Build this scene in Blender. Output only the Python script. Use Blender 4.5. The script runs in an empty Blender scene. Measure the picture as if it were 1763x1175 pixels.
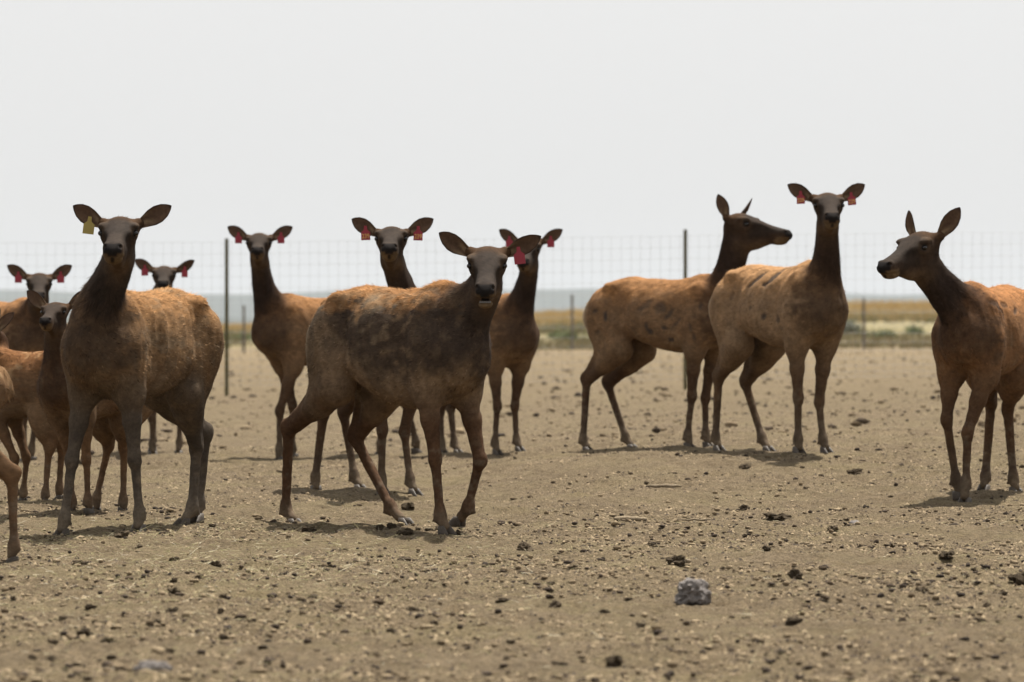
import bpy, math, random
import numpy as np
from mathutils import Vector

# ------------------------------------------------------------------ camera, sky, sun, exposure
scene = bpy.context.scene
COL = scene.collection
FPX = 7000.0            # focal length in photo pixels (photo is 1763 wide)
HZ = 565.0              # photo row of eye level
CAMZ = 1.07
cam_d = bpy.data.cameras.new('camera')
cam = bpy.data.objects.new('camera', cam_d)
COL.objects.link(cam)
cam_d.sensor_width = 36.0
cam_d.lens = FPX * 36.0 / 1763.0
cam.location = (0, 0, CAMZ)
cam.rotation_euler = (math.radians(90) - math.atan((587.5 - HZ) / FPX), 0, 0)
cam_d.clip_start = 0.1
cam_d.clip_end = 40000
cam_d.dof.use_dof = True
cam_d.dof.focus_distance = 21.6
cam_d.dof.aperture_fstop = cam_d.lens / 32.0
scene.camera = cam

SUN_DIR = Vector((0.20, 0.38, 1.0)).normalized()
world = bpy.data.worlds.new('World')
scene.world = world
world.use_nodes = True
wn = world.node_tree
sky = wn.nodes.new('ShaderNodeTexSky')
sky.sky_type = 'NISHITA'
sky.sun_disc = False
sky.sun_elevation = math.asin(SUN_DIR.z)
sky.sun_rotation = math.atan2(SUN_DIR.x, SUN_DIR.y)
sky.air_density = 1.0
sky.dust_density = 6.0
sky.ozone_density = 1.0
hsv = wn.nodes.new('ShaderNodeHueSaturation')
hsv.inputs['Saturation'].default_value = 0.06
bg = wn.nodes['Background']
wn.links.new(sky.outputs[0], hsv.inputs['Color'])
veil = wn.nodes.new('ShaderNodeMix')          # thin even cloud veil in front of the blue sky
veil.data_type = 'RGBA'
veil.inputs[0].default_value = 0.78
veil.inputs[7].default_value = (5.90, 5.90, 5.87, 1)
wn.links.new(hsv.outputs[0], veil.inputs[6])
wn.links.new(veil.outputs[2], bg.inputs['Color'])
bg.inputs['Strength'].default_value = 0.085

sun_d = bpy.data.lights.new('sun', 'SUN')
sun_d.energy = 5.0
sun_d.angle = math.radians(0.9)
sun_d.color = (1.0, 0.95, 0.87)
sun = bpy.data.objects.new('sun', sun_d)
COL.objects.link(sun)
sun.rotation_euler = SUN_DIR.to_track_quat('Z', 'Y').to_euler()

scene.view_settings.view_transform = 'Standard'
scene.view_settings.look = 'None'
scene.view_settings.exposure = 0.90
scene.view_settings.gamma = 1.0
scene.view_settings.use_curve_mapping = False
scene.render.engine = 'CYCLES'
scene.cycles.use_denoising = True
scene.cycles.max_bounces = 5
scene.cycles.diffuse_bounces = 3
scene.cycles.volume_bounces = 1

rng = np.random.default_rng(7)
random.seed(7)

# ------------------------------------------------------------------ small helpers
def sstep(a, b, x):
    t = np.clip((np.asarray(x, dtype=float) - a) / (b - a), 0, 1)
    return t * t * (3 - 2 * t)

def hash3(ix, iy, iz):
    n = (ix * 374761393 + iy * 668265263 + iz * 2147483647) & 0xffffffff
    n = ((n ^ (n >> 13)) * 1274126177) & 0xffffffff
    n = n ^ (n >> 16)
    return (n & 0xffff) / 65535.0

def vnoise(P):
    P = np.asarray(P, dtype=float)
    I = np.floor(P).astype(np.int64)
    F = P - I
    F = F * F * (3 - 2 * F)
    out = 0
    for dx in (0, 1):
        wx = F[:, 0] if dx else 1 - F[:, 0]
        for dy in (0, 1):
            wy = F[:, 1] if dy else 1 - F[:, 1]
            for dz in (0, 1):
                wz = F[:, 2] if dz else 1 - F[:, 2]
                out = out + hash3(I[:, 0] + dx, I[:, 1] + dy, I[:, 2] + dz) * wx * wy * wz
    return out

def fbm(P, octv=3):
    P = np.asarray(P, dtype=float)
    s, a, t = 0, 0.5, 0
    for i in range(octv):
        s = s + a * vnoise(P * 2 ** i + 17.3 * i)
        t += a
        a *= 0.5
    return s / t

def terrain(x, y):
    """height of the open ground at world x, y (numpy arrays or floats)"""
    x = np.asarray(x, dtype=float); y = np.asarray(y, dtype=float)
    t = np.clip((y - 30) / 33.6, 0, 1)
    x0 = -0.7 + t * -6.0
    x1 = 1.1 + t * 7.5
    ramp = np.clip((y - 25.2) / 3.6, 0, 1)
    ramp = ramp * ramp * (3 - 2 * ramp) * 0.35 + ramp * 0.65
    h = 0.165 * sstep(x0, x1, x) * ramp
    f = np.clip((y - 190) / 210, 0, 1)
    h = h + f * (1.0 + 2.15 * sstep(-0.075, 0.085, x / np.maximum(y, 1)))
    far = np.clip((y - 405) / 1500, 0, 1)
    h = h - far * (30 + h)
    return h

def ground_z(x, y):
    return float(terrain(x, y))

def at(px, py, d):
    """world point that stands d metres from the camera along the view axis"""
    return Vector(((px - 881.5) * d / FPX, d, CAMZ + (HZ - py) * d / FPX))

def mesh_obj(name, verts, faces, mat, parent=None, smooth=False, colors=None):
    me = bpy.data.meshes.new(name)
    verts = np.asarray(verts, dtype=np.float32)
    if isinstance(faces, np.ndarray):
        nf, n = faces.shape
        me.vertices.add(len(verts)); me.vertices.foreach_set('co', verts.ravel())
        me.loops.add(nf * n); me.loops.foreach_set('vertex_index', faces.astype(np.int32).ravel())
        me.polygons.add(nf)
        me.polygons.foreach_set('loop_start', np.arange(0, nf * n, n, dtype=np.int32))
        me.update(calc_edges=True)
    else:
        me.from_pydata([tuple(v) for v in verts], [], faces)
        me.update()
    if smooth:
        me.polygons.foreach_set('use_smooth', np.ones(len(me.polygons), dtype=bool))
    if colors is not None:
        c = np.ones((len(verts), 4), dtype=np.float32)
        c[:, :3] = np.clip(colors, 0, 1)
        at_ = me.attributes.new('coat', 'FLOAT_COLOR', 'POINT')
        at_.data.foreach_set('color', c.ravel())
    if mat is not None:
        me.materials.append(mat)
    o = bpy.data.objects.new(name, me)
    COL.objects.link(o)
    if parent is not None:
        o.parent = parent
    return o

def empty(name, loc, rz=0.0):
    o = bpy.data.objects.new(name, None)
    o.empty_display_size = 0.2
    COL.objects.link(o)
    o.location = loc
    o.rotation_euler = (0, 0, rz)
    return o

def tag(o, label=None, cat=None, group=None, kind=None):
    if label: o['label'] = label
    if cat: o['category'] = cat
    if group: o['group'] = group
    if kind: o['kind'] = kind
    return o

def tube(pts, radii, n=6, cap=True):
    """verts, faces of a tube through pts"""
    pts = [Vector(p) for p in pts]
    V, Fc = [], []
    for i, p in enumerate(pts):
        a = pts[max(i - 1, 0)]; b = pts[min(i + 1, len(pts) - 1)]
        t = (b - a).normalized()
        ref = Vector((0, 0, 1)) if abs(t.z) < 0.9 else Vector((1, 0, 0))
        u = t.cross(ref).normalized(); v = t.cross(u)
        r = radii[i] if hasattr(radii, '__len__') else radii
        for k in range(n):
            an = 2 * math.pi * k / n
            V.append(p + (u * math.cos(an) + v * math.sin(an)) * r)
    for i in range(len(pts) - 1):
        for k in range(n):
            Fc.append((i * n + k, i * n + (k + 1) % n, (i + 1) * n + (k + 1) % n, (i + 1) * n + k))
    if cap:
        Fc.append(tuple(range(n - 1, -1, -1)))
        Fc.append(tuple((len(pts) - 1) * n + k for k in range(n)))
    return [tuple(v) for v in V], Fc

# ------------------------------------------------------------------ materials
class NT:
    def __init__(self, name, rough=0.9, spec=0.2):
        self.m = bpy.data.materials.new(name)
        self.m.use_nodes = True
        self.t = self.m.node_tree
        self.b = self.t.nodes['Principled BSDF']
        self.b.inputs['Roughness'].default_value = rough
        self.b.inputs['Specular IOR Level'].default_value = spec
    def n(self, typ, **kw):
        nd = self.t.nodes.new(typ)
        for k, v in kw.items():
            if k.startswith('i_'):
                nd.inputs[k[2:].replace('_', ' ')].default_value = v
            else:
                setattr(nd, k, v)
        return nd
    def l(self, a, b):
        self.t.links.new(a, b)
    def ramp(self, stops, fac):
        r = self.n('ShaderNodeValToRGB')
        el = r.color_ramp.elements
        while len(el) > 1:
            el.remove(el[-1])
        el[0].position = stops[0][0]; el[0].color = (*stops[0][1], 1)
        for p, c in stops[1:]:
            e = el.new(p); e.color = (*c, 1)
        self.l(fac, r.inputs[0])
        return r.outputs[0]
    def noise(self, scale, detail=4, rough=0.6, vec=None):
        nd = self.n('ShaderNodeTexNoise')
        nd.inputs['Scale'].default_value = scale
        nd.inputs['Detail'].default_value = detail
        nd.inputs['Roughness'].default_value = rough
        if vec is not None:
            self.l(vec, nd.inputs['Vector'])
        return nd.outputs['Fac']
    def mix(self, fac, a, b, mode='MIX'):
        nd = self.n('ShaderNodeMix', data_type='RGBA', blend_type=mode)
        for sock, val in ((nd.inputs[0], fac), (nd.inputs[6], a), (nd.inputs[7], b)):
            if isinstance(val, bpy.types.NodeSocket):
                self.l(val, sock)
            elif isinstance(val, (int, float)):
                sock.default_value = val
            else:
                sock.default_value = (*val, 1)
        return nd.outputs[2]
    def math(self, op, a, b=None):
        nd = self.n('ShaderNodeMath', operation=op)
        for i, v in enumerate((a, b)):
            if v is None: continue
            if isinstance(v, bpy.types.NodeSocket): self.l(v, nd.inputs[i])
            else: nd.inputs[i].default_value = v
        return nd.outputs[0]
    def bump(self, h, strength, dist):
        nd = self.n('ShaderNodeBump')
        nd.inputs['Strength'].default_value = strength
        nd.inputs['Distance'].default_value = dist
        self.l(h, nd.inputs['Height'])
        self.l(nd.outputs[0], self.b.inputs['Normal'])
    def col(self, c):
        if isinstance(c, bpy.types.NodeSocket): self.l(c, self.b.inputs['Base Color'])
        else: self.b.inputs['Base Color'].default_value = (*c, 1)
        return self

def coat_material(name, bump):
    m = NT(name, 0.9, 0.06)
    a = m.n('ShaderNodeAttribute', attribute_name='coat')
    tc = m.n('ShaderNodeTexCoord').outputs['Object']
    mp = m.n('ShaderNodeMapping'); m.l(tc, mp.inputs[0])
    mp.inputs['Scale'].default_value = (0.45, 1, 1)
    f = m.noise(70, 4, 0.7, mp.outputs[0])
    g = m.noise(9, 3, 0.6, tc)
    v = m.ramp([(0.25, (0.7, 0.7, 0.7)), (0.75, (1.25, 1.24, 1.22))], f)
    w = m.ramp([(0.3, (0.8, 0.8, 0.82)), (0.7, (1.15, 1.13, 1.1))], g)
    c = m.mix(1.0, a.outputs['Color'], v, 'MULTIPLY')
    c = m.mix(1.0, c, w, 'MULTIPLY')
    m.col(c)
    if bump:
        m.bump(f, 0.2, 0.004)
    return m.m

M = {}
M['coat'] = coat_material('elk_coat', True)
M['fur'] = coat_material('elk_fur', False)

m = NT('eye', 0.08, 0.4); m.col((0.006, 0.004, 0.003)); M['eye'] = m.m
m = NT('hoof', 0.55, 0.3)
m.col(m.ramp([(0.3, (0.028, 0.022, 0.017)), (0.6, (0.075, 0.058, 0.042)), (0.8, (0.13, 0.10, 0.072))], m.noise(22, 4)))
m.bump(m.noise(60, 3), 0.4, 0.004); M['hoof'] = m.m
def plastic(name, c):
    m = NT(name, 0.45, 0.4)
    m.col(m.mix(m.ramp([(0.4, (0, 0, 0)), (0.75, (0.6, 0.6, 0.6))], m.noise(40, 4)), c, tuple(0.5 * v + 0.03 for v in c)))
    m.b.inputs['Subsurface Weight'].default_value = 0.0
    return m.m
M['tag_red'] = plastic('tag_red', (0.27, 0.012, 0.028))
M['tag_yellow'] = plastic('tag_yellow', (0.33, 0.25, 0.055))
M['tag_ink'] = NT('tag_ink', 0.6).col((0.62, 0.34, 0.11)).m
M['teeth'] = NT('teeth', 0.3, 0.4).col((0.16, 0.16, 0.17)).m
M['mouth'] = NT('mouth', 0.6).col((0.02, 0.012, 0.012)).m
M['udder'] = NT('udder', 0.6).col((0.10, 0.05, 0.04)).m

def ground_material():
    m = NT('dusty_ground', 0.95, 0.1)
    P = m.n('ShaderNodeNewGeometry').outputs['Position']
    sx = m.n('ShaderNodeSeparateXYZ'); m.l(P, sx.inputs[0])
    big = m.noise(0.35, 4, 0.6, P)
    mid = m.noise(3.2, 5, 0.65, P)
    fine = m.noise(55, 4, 0.7, P)
    grit = m.noise(190, 3, 0.7, P)
    dirt = m.mix(m.ramp([(0.35, (0, 0, 0)), (0.65, (1, 1, 1))], mid), (0.172, 0.129, 0.078), (0.258, 0.198, 0.125))
    dirt = m.mix(m.ramp([(0.35, (0, 0, 0)), (0.7, (0.6, 0.6, 0.6))], big), dirt, (0.225, 0.172, 0.110))
    dirt = m.mix(1.0, dirt, m.ramp([(0.32, (0.34, 0.32, 0.30)), (0.47, (1, 1, 1)), (0.70, (1.36, 1.33, 1.26))], fine), 'MULTIPLY')
    dirt = m.mix(1.0, dirt, m.ramp([(0.34, (0.45, 0.43, 0.42)), (0.52, (1.08, 1.08, 1.07))], grit), 'MULTIPLY')
    dirt = m.mix(1.0, dirt, m.ramp([(0.36, (0.74, 0.72, 0.70)), (0.52, (1.05, 1.05, 1.05))], m.noise(11, 4, 0.7, P)), 'MULTIPLY')
    # trampled hay, pale green-yellow, on the left of the feeding ground
    hay = m.math('MULTIPLY', m.ramp([(0.45, (0, 0, 0)), (0.62, (1, 1, 1))], m.noise(1.1, 5, 0.7, P)), 0.35)
    dirt = m.mix(hay, dirt, (0.275, 0.225, 0.118))
    # field beyond the bare pen
    yy = m.math('ADD', sx.outputs[1], m.math('MULTIPLY', m.math('SUBTRACT', m.noise(0.06, 4, 0.7, P), 0.5), 60))
    field = m.ramp([(0.0, (0.24, 0.195, 0.115)), (0.14, (0.23, 0.19, 0.105)), (0.30, (0.235, 0.200, 0.108)),
                    (0.50, (0.28, 0.22, 0.115)), (0.66, (0.37, 0.28, 0.14)), (1.0, (0.40, 0.30, 0.15))],
                   m.math('DIVIDE', m.math('SUBTRACT', yy, 195), 200))
    field = m.mix(1.0, field, m.ramp([(0.3, (0.72, 0.72, 0.7)), (0.7, (1.15, 1.15, 1.1))], m.noise(0.5, 5, 0.7, P)), 'MULTIPLY')
    isf = m.ramp([(0.48, (0, 0, 0)), (0.52, (1, 1, 1))], m.math('DIVIDE', yy, 400))
    c = m.mix(isf, dirt, field)
    plain = m.ramp([(0.0, (0, 0, 0)), (1, (1, 1, 1))], m.math('DIVIDE', m.math('SUBTRACT', sx.outputs[1], 500), 600))
    c = m.mix(plain, c, (0.15, 0.13, 0.085))
    m.col(c)
    h = m.math('ADD', m.math('MULTIPLY', fine, 1.0), m.math('MULTIPLY', grit, 0.5))
    m.bump(h, 1.0, 0.05)
    return m.m
M['ground'] = ground_material()

def clod_mat(name, stops, bump=0.02):
    m = NT(name, 0.95, 0.1)
    g = m.n('ShaderNodeNewGeometry')
    isl = g.outputs['Random Per Island']
    c = m.ramp(stops, isl)
    c = m.mix(1.0, c, m.ramp([(0.3, (0.65, 0.65, 0.65)), (0.7, (1.25, 1.25, 1.22))], m.noise(80, 4, 0.7)), 'MULTIPLY')
    m.col(c)
    m.bump(m.noise(70, 4, 0.7), 0.8, bump)
    return m.m
M['clod'] = clod_mat('clods', [(0.0, (0.035, 0.027, 0.022)), (0.25, (0.07, 0.052, 0.038)), (0.42, (0.12, 0.088, 0.056)), (0.55, (0.19, 0.142, 0.090)), (1.0, (0.27, 0.208, 0.132))], 0.006)
def lump_mat(name, a, b):
    m = NT(name, 0.95, 0.1)
    tc = m.n('ShaderNodeTexCoord').outputs['Object']
    m.col(m.ramp([(0.3, a), (0.55, tuple((x + y) / 2 for x, y in zip(a, b))), (0.75, b)], m.noise(30, 5, 0.7, tc)))
    m.bump(m.noise(60, 5, 0.7, tc), 0.9, 0.012)
    return m.m
M['dung'] = lump_mat('dung_clod', (0.035, 0.027, 0.020), (0.15, 0.11, 0.065))
M['soil'] = lump_mat('soil_clod', (0.085, 0.062, 0.040), (0.18, 0.138, 0.09))
M['stone'] = lump_mat('grey_stone', (0.19, 0.17, 0.16), (0.36, 0.325, 0.30))
M['stick'] = lump_mat('bleached_stick', (0.17, 0.13, 0.085), (0.32, 0.26, 0.18))
m = NT('straw', 0.8, 0.2)
g = m.n('ShaderNodeNewGeometry')
m.col(m.ramp([(0, (0.30, 0.25, 0.13)), (0.5, (0.25, 0.225, 0.11)), (0.85, (0.40, 0.345, 0.21)), (1, (0.60, 0.54, 0.40))], g.outputs['Random Per Island']))
M['straw'] = m.m
m = NT('dry_grass', 0.9, 0.1)
g = m.n('ShaderNodeNewGeometry')
m.col(m.ramp([(0, (0.36, 0.26, 0.12)), (0.5, (0.44, 0.33, 0.165)), (1, (0.47, 0.38, 0.22))], g.outputs['Random Per Island']))
M['dry_grass'] = m.m
m = NT('straw_grass', 0.9, 0.1)
g = m.n('ShaderNodeNewGeometry')
m.col(m.ramp([(0, (0.22, 0.18, 0.10)), (0.5, (0.27, 0.225, 0.13)), (1, (0.19, 0.18, 0.09))], g.outputs['Random Per Island']))
M['straw_grass'] = m.m
def leaf_mat(name, a, b):
    m = NT(name, 0.8, 0.15)
    g = m.n('ShaderNodeNewGeometry')
    m.col(m.ramp([(0, a), (1, b)], g.outputs['Random Per Island']))
    return m.m
M['leaf_green'] = leaf_mat('weed_leaves', (0.095, 0.125, 0.052), (0.185, 0.20, 0.095))
M['leaf_sage'] = leaf_mat('sage_leaves', (0.12, 0.13, 0.09), (0.24, 0.24, 0.18))
M['twig'] = NT('twig', 0.9).col((0.10, 0.075, 0.05)).m
m = NT('steel_post', 0.7, 0.3)
m.col(m.ramp([(0.35, (0.055, 0.052, 0.018)), (0.7, (0.10, 0.085, 0.035))], m.noise(12, 4)))
M['post'] = m.m
m = NT('old_wood', 0.9, 0.1)
m.col(m.ramp([(0.35, (0.10, 0.085, 0.07)), (0.7, (0.17, 0.15, 0.125))], m.noise(6, 4)))
M['wood'] = m.m
m = NT('galvanised_wire', 0.5, 0.5); m.b.inputs['Metallic'].default_value = 0.6; m.col((0.22, 0.22, 0.22)); M['wire'] = m.m
m = NT('far_hills', 1.0, 0.0)
m.col(m.ramp([(0.35, (0.045, 0.055, 0.05)), (0.7, (0.08, 0.085, 0.07))], m.noise(0.004, 5)))
M['hills'] = m.m

# ------------------------------------------------------------------ ground, hills
def build_ground():
    ys = [1.0]
    while ys[-1] < 12: ys.append(ys[-1] + 0.25)
    while ys[-1] < 36: ys.append(ys[-1] + 0.03 + (ys[-1] - 11) * 0.0016)
    while ys[-1] < 14000: ys.append(ys[-1] * 1.022)
    ys = np.array(ys)
    u = np.concatenate([-np.geomspace(0.16, 1.4, 14)[::-1], np.linspace(-0.15, 0.15, 190), np.geomspace(0.16, 1.4, 14)])
    Y, U = np.meshgrid(ys, u, indexing='ij')
    X = U * (Y + 2.0)
    Z = terrain(X.ravel(), Y.ravel())
    P = np.stack([X.ravel(), Y.ravel(), np.zeros(X.size)], 1)
    near = 1 - sstep(40, 75, Y.ravel())
    lump = (fbm(P * 1.1, 3) - 0.5) * 0.07 + (fbm(P * 5.0, 3) - 0.5) * 0.060 + np.abs(fbm(P * 13 + 3, 2) - 0.5) * -0.060
    Z = Z + lump * near
    ny, nu = Y.shape
    idx = np.arange(ny * nu).reshape(ny, nu)
    F = np.stack([idx[:-1, :-1], idx[:-1, 1:], idx[1:, 1:], idx[1:, :-1]], -1).reshape(-1, 4)
    o = mesh_obj('ground', np.stack([X.ravel(), Y.ravel(), Z], 1), F, M['ground'], smooth=True)
    tag(o, kind='structure')
    return o
build_ground()

def surf(x, y):
    """ground surface height with its lumps, arrays"""
    x = np.atleast_1d(np.asarray(x, float)); y = np.atleast_1d(np.asarray(y, float))
    P = np.stack([x, y, np.zeros(x.size)], 1)
    near = 1 - sstep(40, 75, y)
    return terrain(x, y) + near * ((fbm(P * 1.1, 3) - 0.5) * 0.07 + (fbm(P * 5.0, 3) - 0.5) * 0.060 + np.abs(fbm(P * 13 + 3, 2) - 0.5) * -0.060)

def build_hills(name, dist, depth, hmax, seed):
    xs = np.linspace(-4500, 4500, 220)
    ys = np.linspace(0, depth, 14)
    Y, X = np.meshgrid(ys, xs, indexing='ij')
    prof = np.sin(np.pi * np.clip(Y / depth, 0, 1)) ** 0.8
    n = fbm(np.stack([X.ravel() / 900 + seed, Y.ravel() / 900, np.zeros(X.size)], 1), 4).reshape(X.shape)
    Z = -42 + prof * hmax * (0.72 + 0.55 * n)
    idx = np.arange(X.size).reshape(X.shape)
    F = np.stack([idx[:-1, :-1], idx[:-1, 1:], idx[1:, 1:], idx[1:, :-1]], -1).reshape(-1, 4)
    o = mesh_obj(name, np.stack([X.ravel(), Y.ravel() + dist, Z.ravel()], 1), F, M['hills'], smooth=True)
    tag(o, kind='structure')
build_hills('hills', 5200, 2400, 62, 3.1)
build_hills('hills', 8800, 2600, 140, 9.7)

# air between the camera and the far hills
def build_haze():
    x, y0, y1, z0, z1 = 5200, -400, 12200, -46, 150
    V = [(-x, y0, z0), (x, y0, z0), (x, y1, z0), (-x, y1, z0), (-x, y0, z1), (x, y0, z1), (x, y1, z1), (-x, y1, z1)]
    F = [(3, 2, 1, 0), (4, 5, 6, 7), (0, 1, 5, 4), (1, 2, 6, 5), (2, 3, 7, 6), (3, 0, 4, 7)]
    mt = bpy.data.materials.new('haze_air')
    mt.use_nodes = True
    t = mt.node_tree
    t.nodes.clear()
    out = t.nodes.new('ShaderNodeOutputMaterial')
    pv = t.nodes.new('ShaderNodeVolumePrincipled')
    pv.inputs['Color'].default_value = (0.64, 0.69, 0.76, 1)
    pv.inputs['Density'].default_value = HAZE
    pv.inputs['Anisotropy'].default_value = 0.0
    t.links.new(pv.outputs[0], out.inputs['Volume'])
    o = mesh_obj('haze', V, F, mt)
    tag(o, kind='stuff')
HAZE = 6e-5
build_haze()

# ------------------------------------------------------------------ elk: implicit body turned into one continuous mesh
TORSO = np.array([  # x, top, bottom, half width
    (-0.72, 1.01, 0.94, 0.02), (-0.68, 1.070, 0.88, 0.070), (-0.60, 1.155, 0.85, 0.125), (-0.48, 1.248, 0.835, 0.172),
    (-0.32, 1.300, 0.815, 0.202), (-0.12, 1.290, 0.720, 0.240), (0.10, 1.275, 0.648, 0.256), (0.28, 1.290, 0.640, 0.236),
    (0.43, 1.325, 0.67, 0.192), (0.56, 1.285, 0.715, 0.168), (0.66, 1.18, 0.775, 0.135), (0.72, 1.08, 0.86, 0.080), (0.745, 1.01, 0.95, 0.02)])
HEAD = np.array([
    (-0.085, -0.03, -0.10, 0.02), (-0.06, 0.012, -0.140, 0.060), (0.0, 0.055, -0.185, 0.088), (0.06, 0.060, -0.215, 0.100),
    (0.13, 0.042, -0.226, 0.105), (0.20, 0.012, -0.215, 0.088), (0.27, -0.018, -0.190, 0.067), (0.34, -0.042, -0.170, 0.055),
    (0.40, -0.058, -0.162, 0.053), (0.445, -0.070, -0.155, 0.050), (0.472, -0.086, -0.142, 0.038), (0.487, -0.102, -0.122, 0.012)])

def table(sec, n=240):
    """Catmull-Rom resampling of a section table"""
    x = sec[:, 0]
    xi = np.linspace(x[0], x[-1], n)
    m_ = np.gradient(sec[:, 1:], x, axis=0)
    k = np.clip(np.searchsorted(x, xi) - 1, 0, len(x) - 2)
    h = (x[k + 1] - x[k])[:, None]
    t = ((xi - x[k])[:, None]) / h
    a, b = sec[k, 1:], sec[k + 1, 1:]
    v = (2*t**3 - 3*t**2 + 1) * a + (t**3 - 2*t**2 + t) * h * m_[k] + (-2*t**3 + 3*t**2) * b + (t**3 - t**2) * h * m_[k + 1]
    return xi, v
T_X, T_V = table(TORSO)
H_X, H_V = table(HEAD)

def loft(x, y, z, TX, TV, n=2.2, egg=0.0):
    xc = np.clip(x, TX[0], TX[-1])
    top = np.interp(xc, TX, TV[:, 0]); bot = np.interp(xc, TX, TV[:, 1]); hw = np.maximum(np.interp(xc, TX, TV[:, 2]), 0.008)
    zc = 0.5 * (top + bot); hh = np.maximum(0.5 * (top - bot), 0.008)
    w = (z - zc) / hh
    if egg:
        hw = hw * (1 - egg * np.clip(w, -1.2, 1.2))
    q = (np.abs(y / hw) ** n + np.abs(w) ** n) ** (1.0 / n)
    d = (q - 1) * np.minimum(hw, hh)
    dx = np.abs(x - xc)
    return np.where(dx > 0, np.sqrt(np.maximum(d, 0) ** 2 + dx * dx), d)

def smin(a, b, k):
    h = np.maximum(k - np.abs(a - b), 0) / k
    return np.minimum(a, b) - h * h * k * 0.25

class Body:
    """list of primitives; each (group, lo, hi, func, k, op)"""
    def __init__(self): self.p = []
    def cap(self, g, a, b, ra, rb, k=0.03, op='add'):
        a = np.array(a, float); b = np.array(b, float)
        ab = b - a; L2 = max(float(ab @ ab), 1e-9)
        def f(x, y, z):
            t = np.clip(((x - a[0]) * ab[0] + (y - a[1]) * ab[1] + (z - a[2]) * ab[2]) / L2, 0, 1)
            return np.sqrt((x - a[0] - t * ab[0]) ** 2 + (y - a[1] - t * ab[1]) ** 2 + (z - a[2] - t * ab[2]) ** 2) - (ra + (rb - ra) * t)
        r = max(ra, rb)
        self.p.append((g, np.minimum(a, b) - r, np.maximum(a, b) + r, f, k, op))
    def ell(self, g, c, r, k=0.03, op='add', R=None):
        c = np.array(c, float); r = np.array(r, float)
        def f(x, y, z):
            if R is not None:
                px, py, pz = x - c[0], y - c[1], z - c[2]
                u = (px * R[0][0] + py * R[0][1] + pz * R[0][2]) / r[0]
                v = (px * R[1][0] + py * R[1][1] + pz * R[1][2]) / r[1]
                w = (px * R[2][0] + py * R[2][1] + pz * R[2][2]) / r[2]
            else:
                u, v, w = (x - c[0]) / r[0], (y - c[1]) / r[1], (z - c[2]) / r[2]
            k0 = np.sqrt(u * u + v * v + w * w)
            k1 = np.sqrt((u / r[0]) ** 2 + (v / r[1]) ** 2 + (w / r[2]) ** 2) + 1e-6
            return np.where(k0 < 0.3, -0.7 * min(r), k0 * (k0 - 1) / k1)
        m_ = max(r) if R is not None else r
        self.p.append((g, c - m_, c + m_, f, k, op))
    def fn(self, g, lo, hi, f, k):
        self.p.append((g, np.array(lo, float), np.array(hi, float), f, k, 'add'))

def axis(lo, hi, flo, fhi, coarse, fine):
    out = [lo]
    while out[-1] < hi:
        v = out[-1]
        out.append(v + (fine if flo - fine <= v <= fhi else coarse))
    return np.array(out)

def surface_nets(D, xs, ys, zs):
    S = D < 0
    nx, ny, nz = D.shape
    c = S[:-1, :-1, :-1].astype(np.int8)
    for dx, dy, dz in ((1,0,0),(0,1,0),(0,0,1),(1,1,0),(1,0,1),(0,1,1),(1,1,1)):
        c = c + S[dx:nx-1+dx, dy:ny-1+dy, dz:nz-1+dz]
    act = (c > 0) & (c < 8)
    I, J, K = np.nonzero(act)
    n = len(I)
    ids = np.full(act.shape, -1, dtype=np.int32)
    ids[I, J, K] = np.arange(n)
    acc = np.zeros((n, 3)); cnt = np.zeros(n)
    cor = [(0,0,0),(1,0,0),(0,1,0),(1,1,0),(0,0,1),(1,0,1),(0,1,1),(1,1,1)]
    val = [D[I+a, J+b, K+e] for a, b, e in cor]
    pos = [np.stack([xs[I+a], ys[J+b], zs[K+e]], 1) for a, b, e in cor]
    for i, j in ((0,1),(2,3),(4,5),(6,7),(0,2),(1,3),(4,6),(5,7),(0,4),(1,5),(2,6),(3,7)):
        a, b = val[i], val[j]
        mk = (a < 0) != (b < 0)
        t = np.where(mk, a / np.where(mk, a - b, 1), 0)
        acc += np.where(mk[:, None], pos[i] + (pos[j] - pos[i]) * t[:, None], 0)
        cnt += mk
    V = acc / cnt[:, None]
    Q = []
    # x edges
    for ax in range(3):
        sl0 = [slice(1, -1)] * 3; sl1 = [slice(1, -1)] * 3
        sl0[ax] = slice(0, -1); sl1[ax] = slice(1, None)
        a = S[tuple(sl0)]; b = S[tuple(sl1)]
        e = np.nonzero(a != b)
        off = [1, 1, 1]; off[ax] = 0
        i, j, k = e[0] + off[0], e[1] + off[1], e[2] + off[2]
        fl = a[e]
        if ax == 0: q = [ids[i, j-1, k-1], ids[i, j, k-1], ids[i, j, k], ids[i, j-1, k]]
        elif ax == 1: q = [ids[i-1, j, k-1], ids[i-1, j, k], ids[i, j, k], ids[i, j, k-1]]
        else: q = [ids[i-1, j-1, k], ids[i, j-1, k], ids[i, j, k], ids[i-1, j, k]]
        q = np.stack(q, 1)
        q[~fl] = q[~fl][:, ::-1]
        Q.append(q)
    return V, np.concatenate(Q)

def vnormals(V, Q):
    fn = np.cross(V[Q[:, 2]] - V[Q[:, 0]], V[Q[:, 3]] - V[Q[:, 1]])
    N = np.zeros_like(V)
    for i in range(4):
        for c in range(3):
            N[:, c] += np.bincount(Q[:, i], fn[:, c], len(V))
    return N / np.maximum(np.linalg.norm(N, axis=1, keepdims=True), 1e-12)

def nrm(v):
    v = np.array(v, float)
    return v / max(np.linalg.norm(v), 1e-9)

def mixc(a, b, t):
    t = np.clip(t, 0, 1)[:, None]
    return np.asarray(a) * (1 - t) + np.asarray(b) * t

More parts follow.
